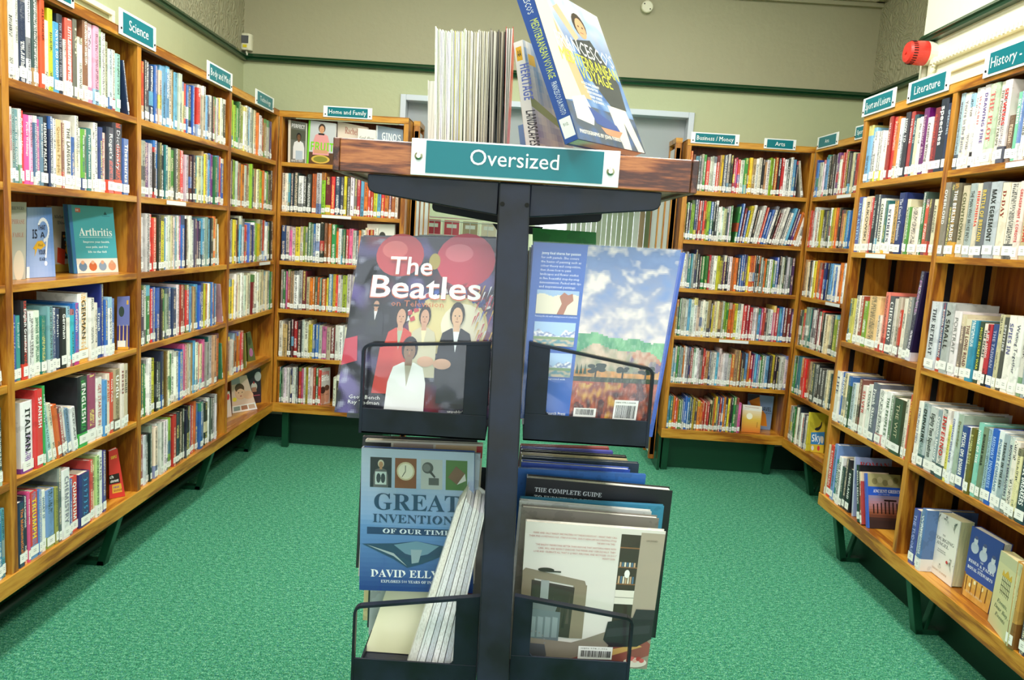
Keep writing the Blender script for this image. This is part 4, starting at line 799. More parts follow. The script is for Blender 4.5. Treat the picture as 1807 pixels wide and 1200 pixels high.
def stew(p):
    p.grid(0, 0, 1, 1, 10, 16, lambda u, v: lin('3a4aa0') if v > .34 else mixc(lin('c88a30'), lin('e8b860'), .5+.5*hnoise(u*4, v*9))); p.rect(0, 0, .05, .34, '8a5a28')
    for x, y in ((.2, .8), (.5, .76), (.82, .68)): p.ell(x, y-.07, .13, .08, 'c8d0e8', 14); p.ell(x, y+.03, .065, .055, 'dce0f0', 12); p.ell(x, y+.075, .06, .025, '5a5a90', 10)
    p.text('THE', .5, .575, .022, 'eef', 'serif', None, 'c'); p.text('RISES & FALLS', .5, .51, .045, 'f4f4ff', 'serif', .86, 'c'); p.text('OF THE', .5, .475, .02, 'eef', 'serif', None, 'c'); p.text('ROYAL STEWARTS', .5, .415, .045, 'f4f4ff', 'serif', .86, 'c'); p.text('OLIVER THOMSON', .45, .08, .03, 'e8d8b0', 'serif', .6, 'c')
    for x, y in ((.4, .27), (.68, .25), (.25, .2)): p.ell(x, y, .04, .03, 'f8ecc0', 10)
    for i in range(5): p.rect(.1+.18*i, .1, .13+.18*i, .3, '7a4a20')
face_out('blue book lettered The Rises and Falls of the Royal Stewarts facing out', ZH[4], (1696, 1047), (1743, 1083), (1772, 960), (1716, 928), .03, ('3a4aa0', '2c3880'), stew)
def dearboy(p):
    p.rect(0, 0, 1, 1, 'd8d4a4'); p.rect(0, .86, 1, 1, 'c8c8a0')
    for i in range(6): x = .3+.075*i; p.rect(x, .48, x+.018, .72, '404030')
    for j in range(3): p.rect(.28, .52+.07*j, .72, .53+.07*j, '404030')
    p.poly([(.26, .72), (.3, .8), (.38, .75), (.5, .82), (.62, .75), (.7, .8), (.74, .72)], 'd8b030')
    for i, s_ in enumerate(['Events,', 'Dear Boy,', 'Events']): p.text(s_, .5, .36-i*.09, .055, '5a6a50', 'ital', [.5, .68, .48][i], 'c')
face_out('pale yellow book lettered Events, Dear Boy, Events near the right edge', ZH[4], (1743, 1095), (1777, 1140), (1803, 997), (1767, 971), .035, ('d8d4a4', 'c8c090'), dearboy, pagecol='d8cc98')
spine_book(FS, FS.s_at(1782, ZH[4]+.05), ZH[4], .035, .26, .17, 'c08a3a', 'PETER', 'f0e0c0', prot=.01, label='brown and gold book standing at the bottom right edge of the photo', group='books on the bottom shelf, History bay', bands=[(.3, lin('8a5a2a')), (1, lin('c8964a'))])
spine_book(FS, FS.s_at(1800, ZH[4]+.05), ZH[4], .03, .24, .17, '3a2a4a', None, 'f0e0c0', prot=.0, label='dark purple book half cut by the bottom right edge of the photo', group='books on the bottom shelf, History bay')

# ================================================================ the display stand
YS, YR = 1.42, 2.50; o = thing('display_stand', 'black metal display stand with wooden tray top and an Oversized sign', 'stand', (-.01, 1.95, 0)); OF = (-.01, 1.95, 0); ST = o
def sb(name, m, boxes, bevel=.002, parent=None, polys=()):
    mb = MB()
    for b in boxes: mb.box(*b)
    for p, d in polys: mb.prism(p, d)
    return mb.build(name, m, parent or o, bevel=bevel, off=OF)
XL, XRR = -.3445, .3095; ZB, ZT = 1.497, 1.556
sb('tray_front', 'mahog', [(XL+.0125, XRR-.0125, YS, YS+.02, ZB, ZT)]); sb('tray_back', 'mahog', [(XL+.0125, XRR-.0125, YR, YR+.02, ZB, ZT)])
sb('tray_side', 'mahog_y', [(XL, XL+.012, YS-.0005, YR+.02, ZB, ZT)]); sb('tray_side', 'mahog_y', [(XRR-.012, XRR, YS-.0005, YR+.02, ZB, ZT)])
sb('tray_floor', 'mahog', [(XL+.012, XRR-.012, YS+.02, YR, ZB+.006, ZB+.018)])
# sign
sg = sb('sign_plate', 'signwhite', [(-.2035, .1675, YS-.0065, YS-.0015, 1.4985, 1.5625)], .001)
sb('teal_panel', 'teal', [(-.177, .1385, YS-.0078, YS-.0068, 1.5035, 1.5595)], 0, sg)
P_ = Print(lambda u, v: Vector((-.177+u, YS-.008, 1.5035+v)), (0, -1, 0), .3155, .056); P_.text('Oversized', .25, .34, .5, 'f8fcfc', w=.50, anchor='l'); P_.build('sign_lettering', sg, OF)
for x, z in ((-.19, 1.532), (.152, 1.526)):
    MB().tube([(x, YS-.0068, z), (x, YS-.009, z), (x, YS-.0105, z)], [.0075, .007, .004], 16).build('screw', 'steel', sg, off=OF, smooth=False)
# posts (the front one leans towards the viewer as it goes down)
yb = 1.30; zb = .0
def post(y1, y0): m = MB(); m.prism([(-.0445, y1, ZB-.001), (.0125, y1, ZB-.001), (.041, y0, .06), (-.017, y0, .06)], (0, .035, 0)); return m
post(YS-.001, yb-.08).build('front_post', 'black', o, bevel=.003, off=OF)
post(YR-.03, YR+.1).build('rear_post', 'black', o, bevel=.003, off=OF)
for px, py in ((886.5, 360), (930, 362)):
    q = atY(px, py, YS-.0075); MB().tube([(q.x, q.y+.004, q.z), (q.x, q.y, q.z)], .0042, 12).build('bolt_hole', 'hole', o, off=OF)
def bracket(y, k=1):
    for a, b, nm in ((-.0445, -.2815, 'l'), (.0125, .2485, 'r')):
        sgn = 1 if b > a else -1
        pts = [(a, y, ZB-.001), (b, y, ZB-.001), (b, y, ZB-.022), (b-sgn*.004, y, ZB-.030), (b-sgn*.012, y, ZB-.034), (a+sgn*.0, y, ZB-.06)]
        MB().prism(pts, (0, .03, 0)).build('bracket_arm', 'black', o, bevel=.002, off=OF)
bracket(YS+.005); bracket(YR-.04)
MB().prism([(-.09, YR-.06, ZB-.06), (.07, YR-.06, ZB-.06), (.05, YR-.06, ZB-.085), (-.07, YR-.06, ZB-.085)], (0, .03, 0)).build('rear_gusset', 'black', o, bevel=.002, off=OF)
sb('centre_spine', 'black', [(-.03, .012, YS+.06, YR, .12, .16), (-.02, .004, YS+.06, YR, .98, 1.02), (-.02, .004, YS+.06, YR, .50, .54)], .002)
sb('foot', 'black', [(-.33, .32, yb-.1, yb-.02, .03, .07)]); sb('foot', 'black', [(-.33, .32, YR+.05, YR+.13, .03, .07)])
for x in (-.29, .28):
    for y in (yb-.06, YR+.09): MB().tube([(x-.012, y, .022), (x+.012, y, .022)], .0215, 14).build('castor', 'hole', o, off=OF)
# bins: front plate with a cut out, wire rim, floor, divider
def bin_(xo, xi, xwo, xwi, zbt, zwb, zr_o, zr_i, y0, y1, name):
    """xo outer edge, xi inner edge at the post, xw* window edges, z bottom, window bottom, rim heights"""
    s = 1 if xi > xo else -1; y = y0; th = .0035
    b = thing  # plate
    pl = MB()
    pl.prism([(xwi, y, zwb), (xi, y, zwb), (xi, y, zr_i), (xwi, y, zr_i-.003)], (0, th, 0)); pl.prism([(xo, y, zbt), (xi, y, zbt), (xi, y, zwb), (xo, y, zwb)], (0, th, 0))
    pl.prism([(xwi, y, zwb), (xwi-s*.006, y, zwb), (xwi, y, zwb+.006)], (0, th, 0))
    f = pl.build(name, 'black', o, bevel=.0008, off=OF)
    r = .0025; rp = []
    for t in range(6): a = t/5*PI/2; rp.append((xo+s*.014*(1-math.cos(a)), y-.001, zr_o-.014*(1-math.sin(a))))
    pts = [(xo, y-.001, zbt)]+rp+[(xi, y-.001, zr_i)]
    rim = MB()
    for p, q in zip(pts, pts[1:]):
        d = (Vector(q)-Vector(p)).normalized(); nn = Vector((d.z, 0, -d.x))*r; p, q = Vector(p), Vector(q)
        rim.prism([p-nn, p+nn, q+nn, q-nn], (0, .014, 0))
    rim.build('bin_rim', 'black', o, off=OF)
    a_, b_ = min(xo, xi), max(xo, xi)
    sb('bin_floor', 'black', [(a_, b_, y, y1, zbt, zbt+.004)], .0008); sb('bin_lip', 'black', [(xo-.0015, xo+.0015, y+.004, y1, zbt+.004, zbt+.016)], .0005); sb('bin_back', 'black', [(a_, b_, y1, y1+.004, zbt, zbt+.12)], .0008)
bin_(-.2765, -.0405, None, -.0865, 1.0195, 1.067, 1.188, 1.205, YS, 2.44, 'upper_bin_plate') if False else None
for a in ((-.2765, -.0415, -.2765, -.0865, 1.0195, 1.067, 1.186, 1.204, YS), (.2605, .0285, .2605, .068, 1.025, 1.0765, 1.176, 1.209, YS),):
    bin_(*a, 2.44, 'upper_bin_plate')
for q in ((625, 845, 803, 1220, 1161, 1070, 1055), (1116, 905, 938, 1240, 1170, 1092, 1054)):
    y = 1.36; X = lambda px, py=1100: atY(px, py, y).x; Z = lambda py, px=900: atY(px, py, y).z
    xo, xi, xw = X(q[0]), X(q[1]), X(q[2]); bin_(xo, xi, xo, xw, Z(q[3], q[0]), Z(q[4], q[0]), Z(q[5], q[0]), Z(q[6], q[1]), y, 2.44, 'lower_bin_plate')
zUL, zUR = 1.0195+.0045, 1.0295; zLL = atY(625, 1220, 1.36).z+.0045; zLR = atY(1116, 1240, 1.36).z+.0045

# ---- oversized books in the bins
def flat(label, Y, bl, br, tr, tl, th, cols, paint, dy=(0, 0, 0, 0), film=False, m='print', pagecol='f2ecdc', zb=None, group='oversized books in the stand bins'):
    Y4 = [Y+d for d in dy]; c = [atY(*p, y) for p, y in zip((bl, br, tr, tl), Y4)]
    if zb is not None: c[0].z = c[1].z = zb
    return face_out(label, 0, None, None, None, None, th, cols, paint, group, corners=c, film=film, m=m, pagecol=pagecol)
def beatles(p):
    def bg(u, v):
        c = lin('1c1a2c'); c = mixc(c, lin('6a5aa0'), min(.9, max(0, hnoise(u*6, v*8)*2))); c = mixc(c, lin('8a2a34'), min(.9, max(0, hnoise(u*4+9, v*5)*1.8-.2))); c = mixc(c, lin('a8a8c8'), min(.7, max(0, hnoise(u*14, v*20, 4)*2-.5))); return mixc(c, lin('08080c'), min(.9, max(0, 2*hnoise(u*3+2, v*3+7))))
    p.grid(0, 0, 1, 1, 80, 96, bg)
    p.ell(.3, .9, .17, .12, 'c04048'); p.ell(.26, .93, .09, .05, 'd86868'); p.ell(.77, .88, .21, .15, 'c83a50'); p.ell(.72, .92, .1, .05, 'dc6a78'); p.poly([(.73, .74), (.8, .76), (.76, .71)], 'a03040'); p.ell(.55, .87, .04, .045, 'b09a4a')
    p.ell(.68, .52, .27, .17, 'd8c890'); p.ell(.78, .52, .15, .12, 'e8e0c8')
    for i in range(40): a = rnd.uniform(.5, 3.1); r = rnd.uniform(.85, 1.05); x, y = .68+.3*r*math.cos(a), .53+.19*r*math.sin(a); p.poly([(x, y), (x+.03, y+.015), (x+.04, y-.01), (x+.01, y-.02)], rnd.choice(['3a58b0', '2c3c80', 'e8e8f0', 'c04048']))
    for i in range(40): x, y = rnd.uniform(.85, .99), rnd.uniform(.38, .75); p.poly([(x, y), (x+.012, y+.004), (x-.02, y-.06)], rnd.choice(['4a68c8', 'e8e8f4', 'c84858', 'd8b050']))
    p.person(.18, .45, .2, '20222c', 'b88870', '181418', 'e8e8e8', .8); p.rect(.14, .608, .23, .62, '101010'); p.rect(.14, .5, .2, .53, '282828')
    p.poly([(.0, .42), (.08, .44), (.1, .3), (.0, .27)], 'c03048')
    p.person(.36, .2, .42, 'cc4438', 'c89880', '1e1816', 'a8b8a0', .62); p.poly([(.22, .12), (.32, .12), (.34, .4), (.24, .38)], 'c83c34')
    p.person(.52, .22, .40, 'c8c0a8', 'c89880', '241c18', 'e8d8b0', .62)
    p.person(.74, .18, .46, '181a22', 'dab090', '2a2420', 'e8ecf4', .68); p.poly([(.64, .08), (.98, .08), (.95, .35), (.64, .38)], '20242e')
    p.ell(.55, .31, .055, .03, 'd8a890'); p.ell(.66, .3, .06, .03, 'd8a890')
    p.person(.44, -.02, .46, 'f0f0f4', '8a6a54', '18141c', 'b0a898', .72)
    for tx, x, y, h, w_ in (('The', .24, .795, .1, .3), ('Beatles', .13, .665, .125, .76)):
        p.text(tx, x-.004, y-.006, h, 'd0603c', 'fat', w_+.008); p.text(tx, x, y, h, 'fcfcff', 'fat', w_)
    p.text('on Television', .28, .615, .035, 'c87048', 'sans', .36); p.text('Geoff Bench', .08, .085, .022, 'f4f4f4', 'sans', .2); p.text('Ray Tedman', .08, .055, .022, 'f4f4f4', 'sans', .2); p.text('unpublished images', .72, .03, .016, 'f0f0f0', 'sans', .22)
flat('large music book with The Beatles in white letters over balloons, upper left bin', 1.452, (590, 727), (866, 741), (881, 423), (637, 417), .012, ('3a3850', '2a2838'), beatles, (0, 0, .03, .03), film=2.0, m='print')
def pastel(p):
    def sky_(u, v):
        c = mixc(lin('c8c0c8'), lin('5a78b0'), min(1, max(0, v*1.2))); k = hnoise(u*3+v*1.5, v*5-u*2, 3)+.6*hnoise(u*8, v*11, 3)+.3*hnoise(u*20, v*26, 3); c = mixc(c, lin('e8dcd8'), min(1, max(0, k*1.6))); return mixc(c, lin('6a88c0'), min(1, max(0, -k*1.3)))
    p.rect(0, 0, .37, 1, '2c62c0')
    def scene_(u, v):                                # the pastel landscape, one brush dab per cell
        n1, n2, n3 = hnoise(u*7, v*9, 1), hnoise(u*16, v*22, 6), hnoise(u*40, v*40, 2)
        far = .475+.03*math.sin(u*5+1)+.035*math.exp(-((u-.68)/.16)**2)+.008*n1; mid = .44-.13*(u-.45)**2*2-.02*u+.02*math.sin(u*9)+.012*n1; low = .29+.01*math.sin(u*7)
        if v > far: return sky_(u, (v-.44)/.56)
        if v > mid: c = mixc(lin('3f9068'), lin('7ab88a'), min(1, max(0, .45+n1+.5*n2)))
        elif v > low:
            c = mixc(lin('8a9078'), lin('d0b8a4'), min(1, max(0, .5+1.2*n1+.6*n2)))
            if u > .55: c = mixc(c, lin('5a4480') if n1 < 0 else lin('b06848'), min(.85, max(0, (u-.5)*1.6+n2)))
        elif v > .25: c = mixc(lin('e09a50'), lin('8a7a50'), max(0, n2+.2))
        elif v > .225: c = mixc(lin('1c2a24'), lin('4a5a3a'), max(0, .4+n2))
        else:
            c = mixc(lin('4a3038'), lin('c05a3a'), min(1, max(0, .35+v*2+n2*.9)))
            if n1 > .05 and u < .6: c = mixc(c, lin('d8b048'), .7*min(1, max(0, .3+n2*2)))
            if n1 < -.22: c = mixc(c, lin('2a2838'), .7)
        return mixc(c, (0, 0, 0) if n3 < 0 else (1, 1, 1), .18*abs(n3))
    p.grid(.37, 0, 1, 1, 70, 110, scene_)
    for x, s_ in ((.53, 1), (.9, .9), (.73, .7)):
        p.rect(x-.006, .25, x+.006, .29, '20281e')
        for i in range(9): p.ell(x+rnd.uniform(-.05, .05)*s_, .30+rnd.uniform(-.015, .025)*s_, .03*s_, .012*s_, '22342c', 8)
    for x in (.39, .42, .45): p.poly([(x-.012, .27), (x, .33), (x+.012, .27)], '28503c')
    for i, s_ in enumerate(['Jenny Keal shares her passion', 'for soft pastels. She covers', 'the basics of painting such as', 'colour theory and composition,', 'then shows how to paint', 'landscapes and flower studies', 'in five beautiful step-by-step', 'demonstrations. Packed with tips', 'and inspirational paintings.']):
        p.text(s_, .06, .935-i*.0235, .0145, 'e8f0ff', 'sans' if i else 'bold', min(.29, len(s_)*.0092))
    for y, kind in ((.6, 0), (.42, 1), (.245, 1)):
        def pic(u, v, kind=kind):
            if kind == 0: return mixc(lin('e4dcc8'), lin('9ab8e0'), 1 if v > .8+.1*hnoise(u*4, 0) else 0)
            m_ = .55+.18*hnoise(u*7, y*9)+.1*math.sin(u*9); return lin('a8c8f0') if v > m_ else mixc(lin('8898c8'), lin('f0f0f8'), max(0, min(1, .5+2*hnoise(u*14, v*10)))) if v > .38 else lin('7a9a68') if v > .28 else mixc(lin('5a90a0'), lin('c8b8a0'), max(0, min(1, .5+hnoise(u*9, v*9)*2)))
        p.grid(.05, y, .345, y+.135, 48, 26, pic)
        if kind == 0: p.poly([(.2, .6), (.25, .6), (.27, .65), (.31, .68), (.3, .72), (.27, .71), (.24, .725), (.21, .7), (.23, .66)], 'a86a50')
    p.text('Painting the sky with varying tones of cobalt blue', .05, .582, .01, 'e8f0ff', w=.3); p.text('path in the foreground with', .05, .228, .01, 'e8f0ff', w=.26); p.text('pastel.', .05, .213, .01, 'e8f0ff', w=.07)
    p.rect(.07, .06, .12, .1, 'e8e8e8'); p.poly([(.075, .065), (.095, .095), (.115, .07), (.1, .08)], '303030'); p.text('Art book from Search Press', .03, .028, .016, 'f4f8ff', 'bold', .31)
    for x0, x1, y0, y1 in ((.4, .57, .025, .075), (.7, .88, .015, .13)):
        p.rect(x0, y0, x1, y1, 'f4f4f4'); x = x0+.015
        while x < x1-.015: w_ = rnd.choice([.002, .003, .005]); p.rect(x, y0+.012, x+w_, y1-(.03 if x0 > .6 else .006), '202020'); x += w_+rnd.choice([.002, .003, .004])
    p.text('ISBN 978-1-84448', .71, .112, .009, '303030', w=.15)
flat('large blue backed art book with a painted heath landscape, upper right bin', 1.445, (918, 738), (1148, 748), (1202, 441), (942, 427), .010, ('3a6ad0', '2c5cc0'), pastel, (0, 0, .03, .03), film=5.0)
for i, (dy, l, r, tl, tr, c) in enumerate(((.04, 938, 1210, 432, 446, '3a62c8'), (.075, 934, 1196, 436, 452, 'e8e8f0'), (.12, 930, 1150, 442, 452, 'b8a890'))):
    Y = 1.45+dy; q = [atY(l-14, 760, Y), atY(r-58+i*8, 760, Y), atY(r, tr, Y+.03), atY(l, tl, Y+.03)]; q[0].z = q[1].z = zUR+.0005
    face_out(['bright blue book directly behind the painted landscape book, upper right bin', 'white edged book, third back in the upper right bin', 'tan book, fourth back in the upper right bin'][i], 0, 0, 0, 0, 0, .012, (c, c), None, 'oversized books in the stand bins', corners=q)
for i, (dy, l, r, tt_, c) in enumerate(((.05, 641, 876, 415, '4a4c58'), (.3, 739, 861, 414, 'c8ccd4'), (.36, 700, 862, 419, '787c88'))):
    Y = 1.46+dy; q = [atY(l-30 if i == 0 else l, 760, Y), atY(r, 760, Y), atY(r, tt_+3, Y+.03), atY(l, tt_, Y+.03)]; q[0].z = q[1].z = zUL+.0005
    face_out(['dark grey book directly behind the music book, upper left bin', 'pale grey thin book farther back in the upper left bin', 'mid grey book at the back of the upper left bin'][i], 0, 0, 0, 0, 0, .012, (c, c), None, 'oversized books in the stand bins', corners=q)
q = [atY(940, 700, 1.95), atY(1050, 700, 1.95), atY(1052, 410, 1.98), atY(940, 402, 1.98)]; q[0].z = q[1].z = zUR+.0005
face_out('bright green book at the back of the upper right bin', 0, 0, 0, 0, 0, .02, ('148a30', '0e6a24'), None, 'oversized books in the stand bins', corners=q)

def invent(p):
    p.grid(0, 0, 1, 1, 16, 30, lambda u, v: mixc(mixc(lin('1c3a88'), lin('6a98d0'), min(1, v*1.9)), lin('b8c8e4'), max(0, min(1, (v-.45)*2.4+.25*hnoise(u*4, v*5))))); p.rect(.06, .40, .94, .45, '26406c')
    for i, (x, c) in enumerate(((.08, '28303c'), (.3, '8a5034'), (.53, 'c0c4c8'), (.75, '507a40'))): p.rect(x, .73, x+.19, .94, c)
    p.person(.175, .73, .19, '6a6a70', 'c09070', 'd8d0c0', None, .8); p.rect(.125, .75, .225, .84, 'd0dce0'); p.ell(.155, .795, .02, .035, '384450', 10); p.ell(.195, .795, .02, .035, '384450', 10)
    p.ell(.395, .85, .08, .065, 'd8c8a8', 20); p.ell(.395, .85, .066, .054, 'f0e8d8', 20); p.rect(.39, .85, .396, .89, '303030'); p.poly([(.39, .85), (.36, .81), (.365, .808), (.397, .848)], '303030')
    p.ell(.59, .88, .05, .04, '505458', 16); p.ell(.58, .88, .035, .028, '787c80', 12); p.poly([(.62, .86), (.66, .82), (.65, .81), (.6, .85)], '404448'); p.rect(.6, .76, .69, .81, '585c60')
    p.poly([(.77, .82), (.84, .9), (.92, .85), (.85, .77)], '7a5a48'); p.poly([(.85, .77), (.92, .85), (.93, .8)], 'd8d8d8')
    p.text('GREAT', .5, .575, .12, '28486c', 'serif', .76, 'c'); p.text('INVENTIONS', .5, .485, .062, '28486c', 'serif', .78, 'c'); p.text('OF OUR TIME', .5, .41, .034, 'd8e4f4', 'serif', .6, 'c')
    p.poly([(.02, .33), (.3, .34), (.5, .36), (.75, .33), (.98, .32), (.7, .25), (.55, .2), (.42, .17), (.3, .23)], '2c4a68'); p.poly([(.3, .33), (.5, .36), (.7, .33), (.6, .27), (.5, .25), (.4, .27)], '6a90a8'); p.poly([(.45, .3), (.55, .3), (.52, .21), (.46, .2)], '90a8b4'); p.poly([(.06, .325), (.3, .25), (.42, .18), (.3, .27)], 'a8b8c0')
    p.text('DAVID ELLYARD', .5, .1, .055, 'f4f8ff', 'serif', .8, 'c'); p.text('EXPLORES 500 YEARS OF INNOVATION', .5, .06, .02, 'e0e8f8', 'serif', .62, 'c')
yG = 1.50
flat('blue book lettered Great Inventions of Our Time in the lower left bin', yG, (634, 1041), (834, 1047), (837, 799), (638, 790), .02, ('3a60a8', 'c8d4e8'), invent, (0, 0, .02, .02), film=7.0)
zG = atY(634, 1041, yG).z
# shorter books under and behind it
for i, (y, l, r, tp, c) in enumerate(((yG+.06, 651, 700, 0, 'c8ccd4'), (yG+.09, 648, 760, 1, '30343c'), (yG+.12, 640, 800, 8, 'e0d0a0'), (yG+.15, 641, 830, 14, '8a3040'))):
    q = [Vector((atY(l, 1100, y).x, y, zLL+.0005)), Vector((atY(r, 1100, y).x, y, zLL+.0005))]; q += [Vector((q[1].x, y, zG-.002-tp*.002)), Vector((q[0].x, y, zG-.002-tp*.002))]
    face_out(['pale grey book under the Great Inventions book', 'dark grey book under the Great Inventions book', 'cream topped book low behind the Great Inventions book', 'maroon book low behind the Great Inventions book'][i], 0, 0, 0, 0, 0, .026, (c, c), None, 'oversized books in the stand bins', corners=q)
c4 = [atY(640, 1159, 1.49), atY(748, 1162, 1.49), atY(800, 1010, 1.545), atY(695, 1004, 1.545)]
q = [p.copy() for p in c4]; dz = (q[0].z-zLL)-.0008; k = dz/(q[3].z-q[0].z)
q[0] = q[0]+(q[0]-q[3])*k; q[1] = q[1]+(q[1]-q[2])*(q[1].z-zLL-.0008)/(q[2].z-q[1].z)
face_out('plain pale cream book leaning behind the rim, lower left bin', 0, 0, 0, 0, 0, .008, ('dcdcb8', 'e8e8d8'), simple('dcdcbc', []), 'oversized books in the stand bins', corners=q)
# thick open-edged books leaning right, fore edges towards the viewer
def foreedge(label, bl, br, tr, tl, Y, D, cov, pc, zb, n=3, group='oversized books in the stand bins', Yt=None):
    Yt = Yt or Y; BL, BR, TR, TL = atY(*bl, Y), atY(*br, Y), atY(*tr, Yt), atY(*tl, Yt)
    if zb is not None: BL = BL+(BL-TL)*((BL.z-zb)/(TL.z-BL.z)); BR = BR+(BR-TR)*((BR.z-zb)/(TR.z-BR.z))
    o_ = thing('book', label, 'book', (BL+BR)/2, group=group); off = o_.location; d = Vector((0, D, 0)); L = lambda t, dn=0: ((BL*(1-t)+BR*t), (TL*(1-t)+TR*t))
    c = MB(); e = .07
    for a, b in ((0, e), (1-e, 1)): (p0, p3), (p1, p2) = L(a), L(b); c.prism([p0, p1, p2, p3], d, cov)
    (p0, p3), (p1, p2) = L(e), L(1-e); c.prism([p0+d*.96, p1+d*.96, p2+d*.96, p3+d*.96], d*.04, cov); c.build('cover', 'book', o_, off=off)
    for i in range(n):
        a = e+(1-2*e)*i/n+.01; b = e+(1-2*e)*(i+1)/n-.01; (p0, p3), (p1, p2) = L(a), L(b); up = (p3-p0)*.012; g = MB()
        g.prism([p0+up+Vector((0, .002*(i % 3), 0)), p1+up+Vector((0, .002*(i % 3), 0)), p2-up*(1+(i % 2)), p3-up], d*.93, pc if isinstance(pc, str) else pc[i % len(pc)]); g.build('pages', 'pages', o_, off=off)
    return o_
foreedge('thick white book leaning right, fore edge to the viewer, lower left bin', (737, 1160), (800, 1163), (856, 905), (822, 880), 1.385, .12, 'e4e6ea', ('e8eaf0', 'd0d4e0', 'f4f4f8'), zLL+.0006, 5, Yt=1.44)
foreedge('white spiral-edged book leaning against the thick white one, lower left bin', (722, 1160), (736, 1160), (824, 868), (807, 893), 1.392, .1, 'f0f0f0', ('e0e0dc',), zLL+.0006, 1, Yt=1.45)

def house(p):
    p.rect(0, 0, 1, 1, 'd8d4d0'); p.grid(.0, .0, 1, .3, 14, 8, lambda u, v: mixc(lin('b0a898'), lin('8a8070'), .5+hnoise(u*5, v*6)))
    p.rect(0, .0, .69, .92, 'dcd8d6'); p.rect(.69, .3, .83, .96, '3a342c'); p.rect(.83, .2, 1, .98, 'a89c8e')
    for y in (.86, .72, .6): p.rect(.69, y, .83, y+.008, '8a6040')
    for i in range(7): p.rect(.7+.017*i, .608, .712+.017*i, .66, rnd.choice(['c8a888', 'a03c3c', 'e8e0d0', '507090'])); p.rect(.7+.017*i, .728, .712+.017*i, .76, rnd.choice(['c8a888', '507090', 'e8e0d0', '8098c0']))
    p.rect(.69, .46, .83, .56, 'e0dcd4'); p.rect(.69, .505, .83, .51, '8a8880')
    p.poly([(.0, .66), (.02, .68), (.46, .61), (.48, .56), (.0, .62)], '8a7e6e'); p.rect(.0, .2, .09, .63, '8a7e6c'); p.rect(.38, .2, .48, .58, '8a7e6c'); p.poly([(.07, .22), (.38, .2), (.39, .56), (.07, .6)], '3a342e')
    for i in range(9): p.poly([(.1+.03*i, .24+.03*(i % 3)), (.125+.03*i, .24+.03*(i % 3)), (.12+.03*i, .5-.03*(i % 4))], ['504840', '2a2622'][i % 2])
    p.rect(.14, .45, .2, .6, '9aa0a4'); p.poly([(.08, .46), (.28, .44), (.26, .38), (.08, .4)], '70787c'); p.poly([(.06, .14), (.3, .12), (.3, .38), (.06, .4)], '6c7880')
    for i in range(4): p.poly([(.08+.055*i, .2), (.12+.055*i, .2), (.12+.055*i, .34), (.08+.055*i, .345)], '8c98a0')
    p.poly([(0, .2), (.4, .17), (.5, .2), (.66, .26), (1, .2), (1, 0), (0, 0)], '8e8478'); p.poly([(.3, .02), (.6, .12), (.95, .22), (1, .18), (1, .1), (.75, 0)], '8a4a44'); p.poly([(.35, .02), (.62, .11), (.9, .18), (.94, .16), (.66, .07)], 'c8a060')
    p.poly([(.0, .06), (.03, .16), (.2, .15), (.22, .07), (.12, .03)], '54565c')
    for i in range(10): a = i/9*PI; p.ell(.11+.09*math.cos(a), .16+.08*math.sin(a), .008, .006, '8a8a8c', 6)
    p.poly([(.64, .2), (.66, .33), (.9, .38), (1, .36), (1, .22), (.9, .16), (.7, .15)], '26242a'); p.poly([(.84, .36), (.86, .43), (1, .43), (1, .36)], '302e34'); p.poly([(.66, .28), (.98, .32), (.98, .26), (.66, .22)], '34323a'); p.rect(.68, .11, .7, .16, '302018')
    p.ell(.9, .045, .09, .035, 'd8d0c8'); [p.ell(.85+.025*i, .06+.012*(i % 2), .02, .016, ['a83438', 'c8585a', 'd8a8a0'][i % 3], 10) for i in range(5)]
    for i, (s_, x, w_) in enumerate((('MARK AND SALLY BAILEY ARE MASTERS OF "UNDECORATION" - WHAT THEY CALL', .06, .6), ('THEIR FIND-SOMETHING-OLD, STRIP-IT-DOWN, GIVE-IT-NEW-LIFE DECORATING STYLE.', .03, .63), ('THE NEW YORK TIMES', .52, .13), ('"THE BAILEYS UNDERSTAND BETTER THAN ANYONE THAT ANYTHING MADE WITH', .08, .58), ('CARE, SKILL AND RESPECT ENRICHES THE MAKER AND USER EQUALLY. THEY', .1, .56), ('LOVE AND CELEBRATE ALL THAT IS QUIRKY, PERSONAL AND RECYCLED. SO DO I."', .07, .6), ('MONTY DON', .57, .09))):
        p.text(s_, x, .925-i*.024-(.01 if i > 2 else 0), .0125, 'b05a5c', w=w_)
    p.text('UNDEFINED', .87, .92, .012, '504840', w=.08); p.ell(.76, .68, .02, .03, 'f0f0f0', 10); p.rect(.15, .66, .28, .67, '2a2622'); p.ell(.17, .675, .06, .015, '2a2622')
    p.rect(.46, .06, .72, .15, 'f6f6f6'); p.text('ISBN 978-1-906', .48, .13, .01, '404040', w=.2); x = .48
    while x < .7: w_ = rnd.choice([.003, .005, .008]); p.rect(x, .075, x+w_, .12, '202020'); x += w_+rnd.choice([.003, .005])
flat('front book in the lower right bin with a fireplace and armchair on its back cover', 1.405, (912, 1172), (1141, 1180), (1175, 938), (928, 920), .018, ('e0dcd8', 'd0ccc8'), house, (0, 0, .03, .03), film=9.0, zb=None)
def guide(p): p.rect(0, 0, 1, 1, '14161c'); p.text('THE COMPLETE GUIDE', .06, .915, .03, 'dce0e8', 'serif', .46); p.text('TO FURNITURE DESIGN', .06, .865, .03, 'dce0e8', 'serif', .46); p.poly([(.5, .86), (.9, .8), (.92, .74), (.4, .76)], '3a3430')
